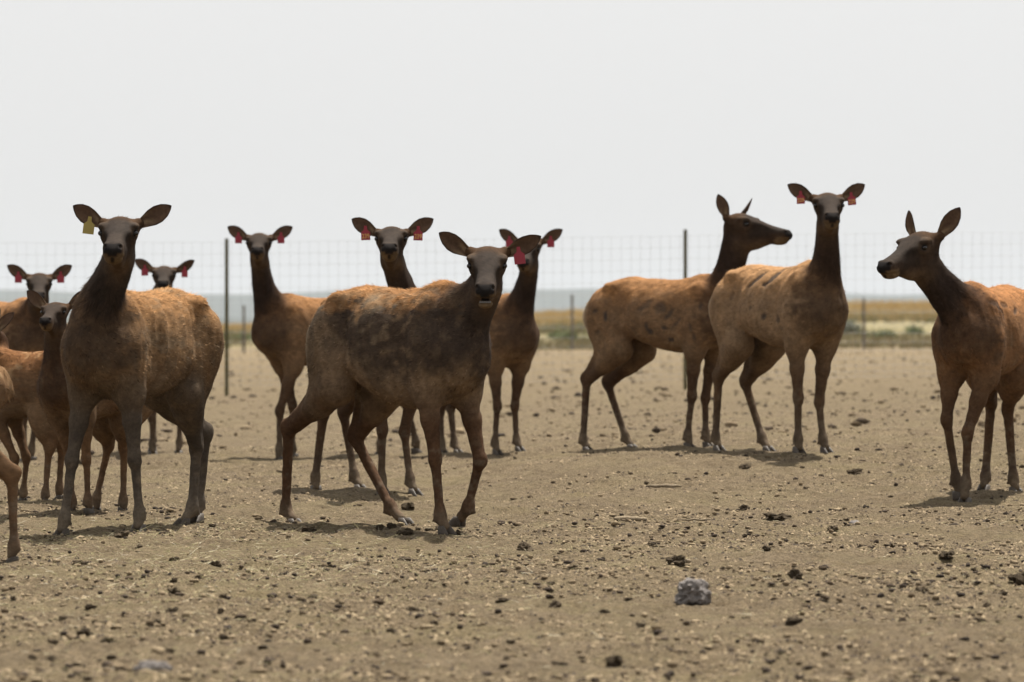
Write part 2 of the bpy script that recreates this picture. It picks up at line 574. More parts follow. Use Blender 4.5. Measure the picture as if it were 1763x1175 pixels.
LEG_T = {  # template joints: upper, elbow/stifle, carpus/hock, fetlock, toe
    'f': [(0.50, 0.13, 0.98), (0.43, 0.135, 0.74), (0.46, 0.125, 0.42), (0.45, 0.12, 0.115), (0.49, 0.12, 0.0)],
    'h': [(-0.43, 0.110, 1.06), (-0.27, 0.145, 0.74), (-0.59, 0.12, 0.50), (-0.56, 0.12, 0.115), (-0.50, 0.12, 0.0)]}

def hoof_mesh(name, top, toe, flat_z, parent, k, splay=0.018, lift=0.0):
    """two pointed toes; top = fetlock side, toe = tip, all in elk space"""
    top = np.array(top, float); toe = np.array(toe, float)
    d = toe - top; d[2] = 0
    if np.linalg.norm(d) < 1e-3: d = np.array([1.0, 0, 0])
    d = nrm(d); s = np.array([-d[1], d[0], 0.0])
    V, F = [], []
    L, H, W = 0.098 * k, 0.056 * k, 0.0225 * k
    base = np.array([toe[0], toe[1], flat_z]) - d * L * 0.15
    for sg in (-1, 1):
        o = len(V)
        ax = nrm(d + s * sg * 0.10)
        c0 = base + s * sg * (0.0215 * k)
        rings = [(-0.05, 0.0, 1.0, 0.95), (-0.08, 0.30, 1.0, 0.95), (-0.14, 0.68, 0.92, 0.86), (-0.18, 1.0, 0.72, 0.66)]
        n = 10
        for (bk, hz, ws, ls) in rings:
            for i in range(n):
                an = 2 * math.pi * i / n
                cx, sy = math.cos(an), math.sin(an)
                reach = (0.80 if cx > 0 else 0.30) * L * ls
                if cx > 0: reach *= (1 - 0.52 * hz)
                px = cx * reach * (1.0 if abs(sy) < 0.9 else 0.9)
                py = sy * W * ws * (1 - 0.62 * max(cx, 0) ** 1.5)
                p = c0 + ax * (px + bk * L) + s * py
                p = p + np.array([0, 0, hz * H + lift])
                V.append(p)
        for r in range(len(rings) - 1):
            for i in range(n):
                F.append((o + r*n + i, o + r*n + (i+1) % n, o + (r+1)*n + (i+1) % n, o + (r+1)*n + i))
        F.append(tuple(o + i for i in range(n - 1, -1, -1)))
        F.append(tuple(o + (len(rings)-1)*n + i for i in range(n)))
    return mesh_obj(name, V, F, M['hoof'], parent, smooth=True)

def ear_mesh(base, e, nf, L, W, parent, inner, back, roll=0.0):
    """cupped leaf; e = axis, nf = opening direction; returns object and a function giving a point on it"""
    e = nrm(e); nf = nrm(np.array(nf) - e * np.dot(nf, e)); s = np.cross(nf, e)
    nu, nv = 24, 13
    us = np.linspace(0, 1, nu); vs = np.linspace(-1, 1, nv)
    prof = np.interp(us, [0, 0.08, 0.22, 0.42, 0.6, 0.78, 0.9, 0.97, 1.0], [0.42, 0.46, 0.66, 0.95, 1.0, 0.79, 0.47, 0.20, 0.04])
    def pt(u, v, th=0.0):
        w = np.interp(u, us, prof) * W
        cup = 0.62 * (1 - u) + 0.28
        ang = v * cup * 1.35
        r = w / max(math.sin(min(cup * 1.35, 1.5)), 0.3)
        side = r * math.sin(ang)
        dep = r * (1 - math.cos(ang))
        bend = 0.02 * u * u
        return base + e * (u * L) + s * side + nf * (dep - 0.012 - bend + th)
    V, C = [], []
    for sgn in (0, 1):
        for u in us:
            for v in vs:
                thick = 0.0035 + 0.006 * (1 - u)
                V.append(pt(u, v, -thick if sgn else 0.0))
                edge = max(sstep(0.72, 1.0, abs(v)), sstep(0.86, 1.0, u)) * sstep(0.1, 0.4, u)
                if sgn == 0:
                    c = np.array(inner) * (1.0 - 0.25 * (1 - abs(v)))
                    tuft = (1 - sstep(0.1, 0.55, u)) * (0.5 + 0.5 * math.sin(v * 6 + u * 9))
                    c = c * (1 - tuft * 0.6) + np.array((0.34, 0.25, 0.15)) * tuft * 0.6
                else:
                    c = np.array(back)
                c = c * (1 - 0.75 * edge) + np.array((0.012, 0.010, 0.009)) * 0.75 * edge
                C.append(c)
    V = np.array(V)
    F = []
    N = nu * nv
    for i in range(nu - 1):
        for j in range(nv - 1):
            a = i*nv + j
            F.append((a, a+1, a+nv+1, a+nv))
            F.append((N+a, N+a+nv, N+a+nv+1, N+a+1))
    for i in range(nu - 1):
        a = i*nv; F.append((a, a+nv, N+a+nv, N+a))
        a = i*nv + nv - 1; F.append((a+nv, a, N+a, N+a+nv))
    for j in range(nv - 1):
        a = (nu-1)*nv + j; F.append((a, a+1, N+a+1, N+a))
    o = mesh_obj('ear', V, F, M['coat'], parent, smooth=True, colors=np.array(C))
    return o, pt

_digit_cache = {}
def text_mesh(txt):
    if txt in _digit_cache: return _digit_cache[txt]
    cu = bpy.data.curves.new('lettering', 'FONT')
    cu.body = txt; cu.align_x = 'CENTER'; cu.align_y = 'CENTER'; cu.size = 0.038; cu.offset = 0.0006; cu.extrude = 0.0004; cu.resolution_u = 3
    o = bpy.data.objects.new('lettering', cu)
    COL.objects.link(o)
    dg = bpy.context.evaluated_depsgraph_get()
    me = bpy.data.meshes.new_from_object(o.evaluated_get(dg))
    me.materials.clear(); me.materials.append(M['tag_ink'])
    bpy.data.objects.remove(o)
    _digit_cache[txt] = me
    return me

def ear_tag(parent, p, face, mat, text, k, roll=0.0, big=1.0):
    """flat cattle tag hanging from p, face = direction its front looks"""
    face = nrm([face[0], face[1], 0.0])
    up = np.array([0, 0, 1.0])
    sx = nrm(np.cross(up, face))
    cr, sr = math.cos(roll), math.sin(roll)
    ux = sx * cr + up * sr; uy = up * cr - sx * sr
    w, q = 0.033 * big, big
    out = [(-0.010*q, 0.012*q), (0.010*q, 0.012*q), (0.013*q, -0.018*q), (w, -0.034*q), (w, -0.092*q), (-w, -0.092*q), (-w, -0.034*q), (-0.013*q, -0.018*q)]
    V = []
    for th in (0.0012, -0.0012):
        for a, b in out:
            V.append(np.array(p) + ux * a + uy * b + face * th)
    n = len(out)
    F = [tuple(range(n - 1, -1, -1)), tuple(range(n, 2*n))] + [(i, (i+1) % n, n + (i+1) % n, n + i) for i in range(n)]
    F = [tuple(reversed(f)) for f in F]
    # stud
    o0 = len(V); ns = 10
    for th in (0.001, 0.007):
        for i in range(ns):
            an = 2*math.pi*i/ns
            V.append(np.array(p) + ux*0.009*math.cos(an) + uy*0.009*math.sin(an) + face*th)
    F += [(o0+i, o0+(i+1) % ns, o0+ns+(i+1) % ns, o0+ns+i) for i in range(ns)] + [tuple(o0+ns+i for i in range(ns))]
    o = mesh_obj('ear_tag', V, F, mat, parent)
    if text:
        t = bpy.data.objects.new('tag_number', text_mesh(text))
        COL.objects.link(t); t.parent = o
        from mathutils import Matrix
        c = np.array(p) - uy * 0.064 * big + face * 0.0022
        mx = Matrix.Identity(4)
        for r in range(3):
            mx[r][0] = ux[r] * 0.85; mx[r][1] = uy[r] * 1.05; mx[r][2] = face[r]; mx[r][3] = c[r]
        t.matrix_local = mx
    return o

def make_elk(label, px, d, theta, k, legs, poll, head_dir, group, seed=0, res=0.0125, fres=0.008, fur=20000, roll=0.0,
             ears=(None, None), tags=(), coat='tan', head_k=1.0, mouth=False, ribs=0.0, scars=(), neck_k=1.0, eye=True,
             name='elk', wide=1.0, cat='elk', up=0.0, rump_k=1.0, deep=0.94):
    cx = (px - 881.5) * d / FPX
    z0 = ground_z(cx, d)
    root = empty(name, (cx, d, z0), theta)
    tag(root, label, cat, group)
    ct, st = math.cos(theta), math.sin(theta)
    R = lambda X, Y, Z: np.array([(X - cx) * ct + (Y - d) * st, -(X - cx) * st + (Y - d) * ct, Z - z0])   # world -> elk
    W2 = lambda l: (cx + l[0] * ct - l[1] * st, d + l[0] * st + l[1] * ct)
    near = -1 if ct > 0 else 1        # side of the body (sign of local y) that looks to the camera
    B = Body()
    # torso
    sc = k
    def torso(x, y, z):
        dd = loft(x / sc, y / (sc * wide), 1.30 - (1.30 - (z - up) / sc) / deep, T_X, T_V, 2.2, 0.20) * sc
        return dd
    B.fn('torso', (-0.78*sc, -0.36*sc, 0.55*sc + up), (0.80*sc, 0.36*sc, 1.42*sc + up), torso, 0.05)
    U = lambda x, y, z: np.array([x * sc, y * sc * wide, z * sc + up])
    for s in (-1, 1):
        B.ell('torso', U(0.45, s*0.135, 1.00), np.array((0.125, 0.085, 0.25))*sc, 0.05)          # shoulder
        B.ell('torso', U(-0.45, s*0.110, 0.99), np.array((0.150, 0.088, 0.215))*sc, 0.06)         # haunch
        B.ell('torso', U(-0.27, s*0.262, 1.06), np.array((0.085, 0.070, 0.17))*sc, 0.10, 'sub')
        B.ell('torso', U(0.27, s*0.275, 0.98), np.array((0.045, 0.050, 0.20))*sc, 0.10, 'sub')    # hollow flank
        B.ell('torso', U(-0.37, s*0.135, 1.225), np.array((0.06, 0.045, 0.035))*sc, 0.06)           # hip bone
    B.cap('tail', U(-0.66, 0, 1.08), U(-0.715, 0, 0.97), 0.040*sc, 0.026*sc, 0.04)
    # legs
    feet = []
    for key, spec in legs.items():
        T = LEG_T[key[0]]
        side = near if key[1] == 'n' else -near
        J = [np.array((t[0]*sc, side*t[1]*sc*wide, t[2]*sc + up)) for t in T]
        J[3][2] -= up; J[4][2] -= up; J[2][2] -= up * 0.4
        toe_lift = 0.0
        if spec:
            w = float(sstep(0.30, 0.65, abs(ct)))
            for jj, (qx, qy) in zip((2, 3, 4), spec[:3]):
                l = J[jj]
                dep = d + l[0]*st + l[1]*ct
                lx = l[0]
                for _ in range(4):
                    X = (qx - 881.5) * dep / FPX
                    if abs(ct) > 0.2:
                        sol = (X - cx + l[1]*st) / ct
                        lx = l[0] + np.clip(sol - l[0], -0.5, 0.5) * w
                    dep = d + lx*st + l[1]*ct
                X = (qx - 881.5) * dep / FPX
                Z = CAMZ + (HZ - qy) * dep / FPX
                J[jj] = R(X, dep, Z)
            if len(spec) > 3:
                toe_lift = spec[3]
            wx, wy = W2(J[4])
            gz = float(surf(wx, wy)[0]) - z0 - 0.006 + toe_lift
            dz = gz - J[4][2]
            J[4][2] = gz; J[3][2] += dz * 0.9; J[2][2] += dz * 0.45
            if key[0] == 'h':
                J[1] = J[1] + (J[2] - np.array((T[2][0]*sc, side*T[2][1]*sc*wide, T[2][2]*sc))) * np.array((0.35, 0.35, 0.15))
            else:
                J[1] = J[1] + (J[2] - np.array((T[2][0]*sc, side*T[2][1]*sc*wide, T[2][2]*sc))) * np.array((0.22, 0.22, 0.1))
        else:
            wx, wy = W2(J[4])
            gz = float(surf(wx, wy)[0]) - z0 - 0.006
            J[3][2] += gz; J[4][2] = gz
        r = sc
        fk = 'fore' if key[0] == 'f' else 'hind'
        J[3][2] = max(J[3][2], J[4][2] + 0.098*r)
        hoof_top = J[3] + (J[4] - J[3]) * 0.58
        hoof_top[2] = max(hoof_top[2], J[4][2] + 0.042*r)
        fwd = J[4] - J[3]; fwd[2] = 0
        fwd = nrm(fwd) if np.linalg.norm(fwd) > 0.01 else np.array((1.0, 0, 0))
        if key[0] == 'f':
            B.cap('torso', J[0], J[1], 0.095*r, 0.070*r, 0.08)
            m1 = J[1] + (J[2]-J[1])*0.42
            B.cap(fk, J[1], m1, 0.064*r, 0.047*r, 0.06)
            B.cap(fk, m1, J[2] + (J[1]-J[2])*0.12, 0.047*r, 0.033*r, 0.03)
            kd = np.array((1.0, 0, 0))
            B.ell(fk, J[2] + kd*0.004, np.array((0.041, 0.037, 0.048))*r, 0.025)
            B.cap(fk, J[2], J[3], 0.027*r, 0.0225*r, 0.022)
            B.ell(fk, J[3], np.array((0.031, 0.030, 0.045))*r, 0.03)
            B.cap(fk, J[3], hoof_top, 0.027*r, 0.027*r, 0.02)
        else:
            B.cap('torso', J[0], J[1], 0.112*r, 0.086*r, 0.09)
            B.cap('torso', U(-0.57, side*0.085, 1.00), J[1] + (J[2]-J[1])*0.34, 0.080*r, 0.066*r, 0.09)
            m1 = J[1] + (J[2]-J[1])*0.50
            B.cap(fk, J[1], m1, 0.080*r, 0.054*r, 0.07)
            B.cap(fk, m1, J[2], 0.052*r, 0.034*r, 0.04)
            back = nrm((J[2]-J[1]) * np.array((1, 1, 0)))
            pt = J[2] + back*0.022*r + np.array((0, 0, 0.035*r))
            B.ell(fk, pt, np.array((0.027, 0.025, 0.034))*r, 0.03)
            B.cap(fk, pt, U(-0.60, side*0.10, 0.80)*0.55 + J[1]*0.45, 0.020*r, 0.045*r, 0.05)
            B.cap(fk, J[2], J[3], 0.031*r, 0.0235*r, 0.025)
            B.ell(fk, J[3], np.array((0.032, 0.030, 0.047))*r, 0.03)
            B.cap(fk, J[3], hoof_top, 0.027*r, 0.027*r, 0.02)
        for dsg in (-1, 1):   # dewclaws
            sv = np.array((-fwd[1], fwd[0], 0))
            q = J[3] - fwd*0.030*r + sv*dsg*0.018*r + np.array((0, 0, -0.028*r))
            B.cap(fk, J[3] + np.array((0,0,-0.01*r)), q, 0.016*r, 0.011*r, 0.012)
        feet.append((J[3], J[4]))
        hoof_mesh('hoof', J[3], J[4], J[4][2] - 0.010, root, r)
    # head frame
    hx = nrm(R(*(np.array((cx, d, z0)) + np.array(head_dir))) )
    hz = np.array((0, 0, 1.0)); hz = nrm(hz - hx * hz.dot(hx)); hy = np.cross(hz, hx)
    if roll:
        hz, hy = hz*math.cos(roll) + hy*math.sin(roll), hy*math.cos(roll) - hz*math.sin(roll)
    hk = sc * head_k
    pw = at(poll[0], poll[1], d + poll[2])
    po = R(*pw) - hz * 0.045 * hk
    Hp = lambda x, y, z: po + hx*x*hk + hy*y*hk + hz*z*hk
    def headf(x, y, z):
        X, Y, Z = x - po[0], y - po[1], z - po[2]
        a = (X*hx[0] + Y*hx[1] + Z*hx[2]) / hk
        b = (X*hy[0] + Y*hy[1] + Z*hy[2]) / hk
        c = (X*hz[0] + Y*hz[1] + Z*hz[2]) / hk
        vg = np.clip((-0.015 - c) / 0.125, 0, 1); vg = vg*vg*(3 - 2*vg)
        fa = np.clip((a - 0.20) / 0.14, 0, 1)
        return loft(a, b / (1 - 0.40*vg*(1 - fa)), c, H_X, H_V, 2.2, -0.10) * hk * (1 - 0.3*vg*(1 - fa))
    cs = np.array([Hp(a, b, c) for a in (-0.1, 0.5) for b in (-0.12, 0.12) for c in (-0.24, 0.08)])
    RH = [hx, hy, hz]
    # neck
    P0 = U(0.50, 0, 1.09); P3 = Hp(0.0, 0, -0.085)
    Ln = np.linalg.norm(P3 - P0)
    P1 = P0 + nrm((0.62, 0, 0.78)) * Ln * 0.36
    P2 = P3 + (-hx * 0.30 + np.array((0.0, 0, -0.95))) * Ln * 0.30
    Q0 = U(0.60, 0, 0.95); Q3 = Hp(0.085, 0, -0.13)
    Q1 = Q0 + nrm((0.28, 0, 0.95)) * Ln * 0.34
    Q2 = Q3 + (-hx * 0.45 + np.array((0.0, 0, -0.90))) * Ln * 0.26
    bz = lambda a, b, c, e, t: a*(1-t)**3 + 3*b*t*(1-t)**2 + 3*c*t*t*(1-t) + e*t**3
    NP = 9
    nk = sc * neck_k * 0.80
    rA = np.interp(np.linspace(0, 1, NP), [0, 0.25, 0.5, 0.8, 1], [0.150, 0.108, 0.082, 0.070, 0.070]) * nk
    rB = np.interp(np.linspace(0, 1, NP), [0, 0.25, 0.5, 0.8, 1], [0.095, 0.074, 0.062, 0.055, 0.053]) * nk
    A_ = [bz(P0, P1, P2, P3, t) for t in np.linspace(0, 1, NP)]
    B_ = [bz(Q0, Q1, Q2, Q3, t) for t in np.linspace(0, 1, NP)]
    for i in range(NP - 1):
        B.cap('neck', A_[i], A_[i+1], rA[i], rA[i+1], 0.06)
        B.cap('neck', B_[i], B_[i+1], rB[i], rB[i+1], 0.07)
    B.fn('head', cs.min(0), cs.max(0), headf, 0.035)
    he = lambda g, c, r, kk=0.02, op='add': B.ell(g, Hp(*c), np.array(r)*hk, kk*hk, op, RH)
    for s in (-1, 1):
        he('head', (0.125, s*0.088, 0.012), (0.048, 0.020, 0.016), 0.03)        # brow
        he('head', (0.150, s*0.108, -0.028), (0.026, 0.016, 0.017), 0.02, 'sub') # socket
        he('head', (0.09, s*0.040, -0.150), (0.070, 0.024, 0.050), 0.04)        # jaw muscle
        he('head', (0.438, s*0.034, -0.088), (0.022, 0.013, 0.018), 0.016)      # nostril rim
        he('head', (0.458, s*0.042, -0.090), (0.022, 0.009, 0.010), 0.006, 'sub')
        he('head', (0.235, s*0.080, -0.070), (0.075, 0.026, 0.030), 0.04, 'sub')  # hollow before the eye
        B.cap('head', Hp(0.0, s*0.060, 0.0), Hp(-0.02, s*0.092, 0.022), 0.040*hk, 0.030*hk, 0.03)  # ear root
        he('head', (0.400, s*0.028, -0.138), (0.040, 0.026, 0.026), 0.02)       # upper lip
        he('head', (0.405, s*0.060, -0.150), (0.060, 0.020, 0.004), 0.010, 'sub')   # mouth line
    chin_z = -0.190 if mouth else -0.163
    he('head', (0.385, 0, chin_z), (0.060, 0.038, 0.022), 0.015 if mouth else 0.022)
    if mouth:
        he('head', (0.43, 0, -0.158), (0.075, 0.050, 0.014), 0.006, 'sub')
    # grid
    los = np.min([p[1] for p in B.p if p[5] == 'add'], 0) - 0.05
    his = np.max([p[2] for p in B.p if p[5] == 'add'], 0) + 0.05
    ax = [axis(los[i], his[i], cs[:, i].min() - 0.01, cs[:, i].max() + 0.01, res, fres) for i in range(3)]
    D = np.full([len(a) for a in ax], 1.0, dtype=np.float32)
    for g, lo, hi, f, kk, op in B.p:
        sl = []
        for i in range(3):
            a = max(np.searchsorted(ax[i], lo[i] - kk - 0.02) - 1, 0)
            b = min(np.searchsorted(ax[i], hi[i] + kk + 0.02) + 1, len(ax[i]))
            sl.append(slice(a, b))
        sl = tuple(sl)
        x = ax[0][sl[0]][:, None, None].astype(np.float32); y = ax[1][sl[1]][None, :, None].astype(np.float32); z = ax[2][sl[2]][None, None, :].astype(np.float32)
        v = f(x, y, z)
        if op == 'add': D[sl] = smin(D[sl], v, kk)
        else: D[sl] = -smin(-D[sl], v, kk)
    V, Q = surface_nets(D, *ax)
    V = V.astype(float)
    # group weights at the vertices
    dist = {g: np.full(len(V), 1.0) for g in ('torso', 'neck', 'head', 'fore', 'hind', 'tail')}
    for g, lo, hi, f, kk, op in B.p:
        if op != 'add': continue
        mk = np.all((V > lo - 0.12) & (V < hi + 0.12), axis=1)
        if mk.any():
            dist[g][mk] = np.minimum(dist[g][mk], f(V[mk, 0], V[mk, 1], V[mk, 2]))
    wt = {g: np.exp(-np.maximum(v + 0.02, 0) / 0.022) for g, v in dist.items()}
    tot = sum(wt.values()) + 1e-9
    wt = {g: v / tot for g, v in wt.items()}
    N = vnormals(V, Q)
    so = seed * 13.7
    # flesh: uneven surface, ribs, coat clumps
    body_w = wt['torso'] + 0.6*wt['neck'] + 0.2*wt['hind'] + 0.2*wt['fore']
    amp = (fbm(V*9 + so, 2) - 0.5) * 0.010 * body_w + (fbm(V*np.array((22, 30, 45)) + so, 2) - 0.5) * 0.0015 * (wt['torso'])
    fold = np.abs(fbm(np.stack([V[:, 0]*16, V[:, 1]*16, V[:, 2]*4.5], 1) + so + 9, 2) - 0.5)     # loose skin folds on neck, chest and flank
    amp += (0.12 - fold) * 0.022 * (wt['neck']*0.6 + wt['torso'])
    amp += (fbm(V*np.array((60, 60, 34)) + so, 2) - 0.5) * 0.006 * (wt['fore'] + wt['hind'])
    lx, ly, lz = V[:, 0]/sc, V[:, 1]/sc, (V[:, 2]-up)/sc
    ribm = sstep(-0.30, -0.15, lx) * (1 - sstep(0.20, 0.32, lx)) * sstep(0.74, 0.85, lz) * (1 - sstep(1.14, 1.24, lz)) * wt['torso']
    amp += ribs * np.sin((lx + 0.35*(lz - 0.9)) * 62) * ribm * (0.6 + 0.8*fbm(V*5 + so, 2))
    V = V + N * amp[:, None]
    N = vnormals(V, Q)
    # coat colours
    n1 = fbm(V*7 + so, 3); n2 = fbm(V*np.array((14, 24, 30)) + so + 5, 3); n3 = fbm(V*45 + so, 2)
    P = {'tan': dict(top=(0.235, 0.128, 0.060), mid=(0.185, 0.110, 0.060), low=(0.215, 0.135, 0.075), neck=(0.034, 0.021, 0.015), leg=(0.095, 0.056, 0.033), shank=(0.120, 0.085, 0.058)),
         'pale': dict(top=(0.30, 0.185, 0.098), mid=(0.245, 0.158, 0.092), low=(0.235, 0.155, 0.092), neck=(0.040, 0.024, 0.016), leg=(0.125, 0.078, 0.046), shank=(0.125, 0.090, 0.062)),
         'muddy': dict(top=(0.235, 0.125, 0.055), mid=(0.066, 0.046, 0.033), low=(0.225, 0.155, 0.098), neck=(0.046, 0.033, 0.026), leg=(0.110, 0.060, 0.033), shank=(0.115, 0.067, 0.040)),
         'dusty': dict(top=(0.235, 0.135, 0.064), mid=(0.190, 0.115, 0.060), low=(0.135, 0.095, 0.062), neck=(0.042, 0.030, 0.023), leg=(0.100, 0.080, 0.062), shank=(0.150, 0.124, 0.098)),
         'rust': dict(top=(0.25, 0.125, 0.055), mid=(0.195, 0.100, 0.047), low=(0.18, 0.100, 0.052), neck=(0.034, 0.022, 0.016), leg=(0.115, 0.066, 0.037), shank=(0.115, 0.080, 0.055)),
         'calf': dict(top=(0.165, 0.082, 0.037), mid=(0.135, 0.075, 0.038), low=(0.165, 0.106, 0.062), neck=(0.046, 0.028, 0.019), leg=(0.175, 0.102, 0.055), shank=(0.17, 0.110, 0.070))}[coat]
    P = {a: np.array(b) for a, b in P.items()}
    P['neck'] = P['neck'] * 0.62
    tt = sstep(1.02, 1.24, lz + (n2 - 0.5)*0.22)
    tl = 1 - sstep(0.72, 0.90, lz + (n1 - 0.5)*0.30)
    if coat == 'muddy':
        tt = sstep(1.13, 1.23, lz + (n2 - 0.5)*0.26)
        # mud dries darker over the ribs and shoulder; the belly stays tan
        tl = 1 - sstep(0.0, 0.16, lz - (0.76 + 0.42*np.clip(-lx, -0.10, 0.5)) + (n1 - 0.5)*0.30)
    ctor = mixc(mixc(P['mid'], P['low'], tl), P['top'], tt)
    if coat == 'muddy':
        ctor = mixc(ctor, (0.17, 0.105, 0.058), sstep(0.50, 0.62, n2) * (1 - tt) * sstep(0.05, 0.2, lx) * 0.45)
        ctor = mixc(ctor, (0.165, 0.120, 0.078), sstep(-0.26, -0.42, lx) * (1 - tt) * 0.75 if False else (1 - sstep(-0.52, -0.30, lx)) * (1 - tt) * 0.8)
        ctor = mixc(ctor, (0.28, 0.23, 0.165), sstep(0.45, 0.75, n1) * sstep(1.08, 1.18, lz) * (1 - sstep(1.24, 1.30, lz)) * 0.6)
    if coat in ('dusty', 'muddy'):
        ctor = mixc(ctor, (0.20, 0.150, 0.100), sstep(0.56, 0.72, n2) * sstep(0.8, 1.0, lz) * 0.5)
    ctor = mixc(ctor, (0.155, 0.112, 0.072), 0.06 + 0.30*sstep(0.45, 0.70, n2) * (1 - 0.6*tt))
    n4 = fbm(np.stack([V[:, 0]*20 + V[:, 2]*10, V[:, 1]*55, V[:, 2]*60 - V[:, 0]*18], 1) + so, 2)
    ctor = ctor * ((0.80 + 0.40*n3) * (0.74 + 0.52*n4))[:, None]
    if coat == 'calf':   # faint spots of the summer fawn coat
        ctor = mixc(ctor, (0.38, 0.27, 0.16), sstep(0.66, 0.74, fbm(V*22 + so, 1)) * sstep(0.9, 1.0, lz) * 0.35)
    # pale rump
    rump = (1 - sstep(-0.635, -0.545, lx + (n2 - 0.5)*0.06)) * sstep(0.74, 0.90, lz)
    ctor = mixc(ctor, (0.50, 0.41, 0.29), rump * rump_k * 0.85 * (0.45 if coat in ('muddy', 'dusty') else 1))
    # dark mane spilling on the shoulder and brisket
    mane = sstep(0.42, 0.60, lx + (n2 - 0.5)*0.40) * sstep(0.74, 0.98, lz + (n1 - 0.5)*0.2) * wt['torso']
    ctor = mixc(ctor, P['neck'] * 1.8, mane * 0.72)
    cneck = P['neck'] * (0.75 + 0.6*n3)[:, None]
    nt = np.clip((lz - 1.0) / 0.5, 0, 1)
    cneck = mixc(cneck, P['neck']*1.7 + 0.004, (1 - nt) * 0.5 * n1*1.5)
    hh = np.stack([(V - po) @ hx, (V - po) @ hy, (V - po) @ hz], 1) / hk
    a, b, c = hh.T
    chead = np.tile(np.array((0.066, 0.041, 0.026)), (len(V), 1))
    chead = mixc(chead, (0.050, 0.041, 0.035), sstep(-0.085, -0.035, c + 0.14*(a - 0.15)) * sstep(0.09, 0.15, a) * (0.55 + 0.5*n1))      # greyish nose bridge
    chead = mixc(chead, (0.092, 0.052, 0.028), (1 - sstep(0.05, 0.11, a)) * sstep(0.0, 0.03, c))                            # red-brown crown
    chead = mixc(chead, (0.034, 0.024, 0.018), sstep(0.13, 0.18, a)*(1 - sstep(0.30, 0.40, a))*sstep(0.030, 0.055, np.abs(b))*(1 - sstep(-0.04, -0.01, c))*sstep(-0.16, -0.11, c)*0.75)  # shade of the cheek hollows below the eyes, put into the face colour
    chead = mixc(chead, (0.115, 0.075, 0.045), np.exp(-((a - 0.115)/0.025)**2)*sstep(0.045, 0.07, np.abs(b))*sstep(0.0, 0.02, c)*0.7)
    er = np.sqrt((a - 0.148)**2 + (np.abs(b) - 0.10)**2 + (c + 0.024)**2)
    chead = mixc(chead, (0.20, 0.125, 0.068), np.exp(-((er - 0.040)/0.012)**2) * 0.18)
    chead = mixc(chead, (0.020, 0.015, 0.012), (1 - sstep(0.016, 0.030, er))*0.8)
    chead = mixc(chead, (0.16, 0.10, 0.055), sstep(0.0, 0.06, a) * (1 - sstep(0.28, 0.36, a)) * (1 - sstep(-0.20, -0.13, c)) * 0.65)   # jaw
    nose = sstep(0.448, 0.462, a + (n3 - 0.5)*0.008) * sstep(-0.146, -0.130, c)
    nose = np.maximum(nose, (1 - sstep(0.010, 0.020, np.sqrt((a - 0.458)**2 + (np.abs(b) - 0.041)**2 + (c + 0.090)**2))))
    chin = sstep(0.335, 0.38, a) * (1 - sstep(-0.150, -0.138, c))
    lipside = sstep(0.36, 0.40, a) * sstep(-0.155, -0.145, c) * (1 - sstep(-0.132, -0.118, c)) * sstep(0.018, 0.030, np.abs(b))
    chead = mixc(chead, (0.19, 0.125, 0.066), np.maximum(chin, lipside*0.8) * 0.85)
    chead = mixc(chead, (0.020, 0.017, 0.016), nose * (1 - lipside))
    chead = mixc(chead, (0.02, 0.014, 0.011), sstep(0.37, 0.40, a) * (1 - sstep(0.006, 0.013, np.abs(b))) * (1 - sstep(-0.150, -0.14, c)) * sstep(-0.178, -0.165, c) * 0.9)
    if mouth:
        chead = mixc(chead, (0.016, 0.011, 0.010), sstep(0.355, 0.372, a) * (1 - sstep(0.010, 0.016, np.abs(c + 0.158))))  # shade inside the open mouth gap painted as near-black colour
    chead = chead * (0.8 + 0.4*n3)[:, None]
    def legc(side_w, zt):
        u = sstep(0.18, 0.62, zt + (n1 - 0.5)*0.2)
        cc = mixc(P['shank'], P['leg'], sstep(0.12, 0.42, zt))
        cc = mixc(cc, P['low'] * 0.55 + P['leg'] * 0.45, sstep(0.50, 0.75, zt))
        cc = mixc(cc, (0.20, 0.155, 0.11), sstep(0.55, 0.7, n2) * (1 - sstep(0.3, 0.55, zt)) * 0.6)
        cc = mixc(cc, (0.22, 0.172, 0.118), (1 - sstep(0.02, 0.16, zt)) * 0.55)
        return cc * (0.75 + 0.5*n3)[:, None]
    cleg = legc(None, lz)
    ctor = ctor * mixc(np.full((len(V), 3), 0.82), np.tile((1.02, 0.93, 0.82), (len(V), 1)), tt)  # sunlit warmth put into the rusty back tops, flanks coloured darker
    cleg = cleg * 0.66
    chead = chead * 0.64
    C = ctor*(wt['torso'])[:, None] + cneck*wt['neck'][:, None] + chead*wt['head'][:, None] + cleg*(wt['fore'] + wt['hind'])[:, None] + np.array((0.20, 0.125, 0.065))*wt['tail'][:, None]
    mane2 = (1 - sstep(-0.015, 0.085, dist['neck'] + (n2 - 0.5)*0.09)) * (1 - wt['head']) * (1 - np.clip(wt['fore']*2, 0, 1)) * sstep(0.82, 1.04, lz + (n1 - 0.5)*0.15)
    C = mixc(C, P['neck'] * (1.25 + 0.8*(n3 - 0.5))[:, None], mane2 * 0.88)
    for (sxx, szz, sl_, sw_, sa_, depth_) in scars:
        q = np.abs(ly) > 0.05
        nearside = (ly * near) > 0.02
        u = (lx - sxx)*math.cos(sa_) + (lz - szz)*math.sin(sa_); v = -(lx - sxx)*math.sin(sa_) + (lz - szz)*math.cos(sa_)
        e_ = 1 - sstep(0.6, 1.15, np.sqrt((u/sl_)**2 + (v/sw_)**2) + (n3 - 0.5)*0.5)
        C = mixc(C, (0.055, 0.043, 0.036), e_ * nearside * wt['torso'] * depth_)
        V = V - N * (e_ * nearside * wt['torso'] * 0.006)[:, None]
    body = mesh_obj('body', V, Q, M['coat'], root, smooth=True, colors=C)
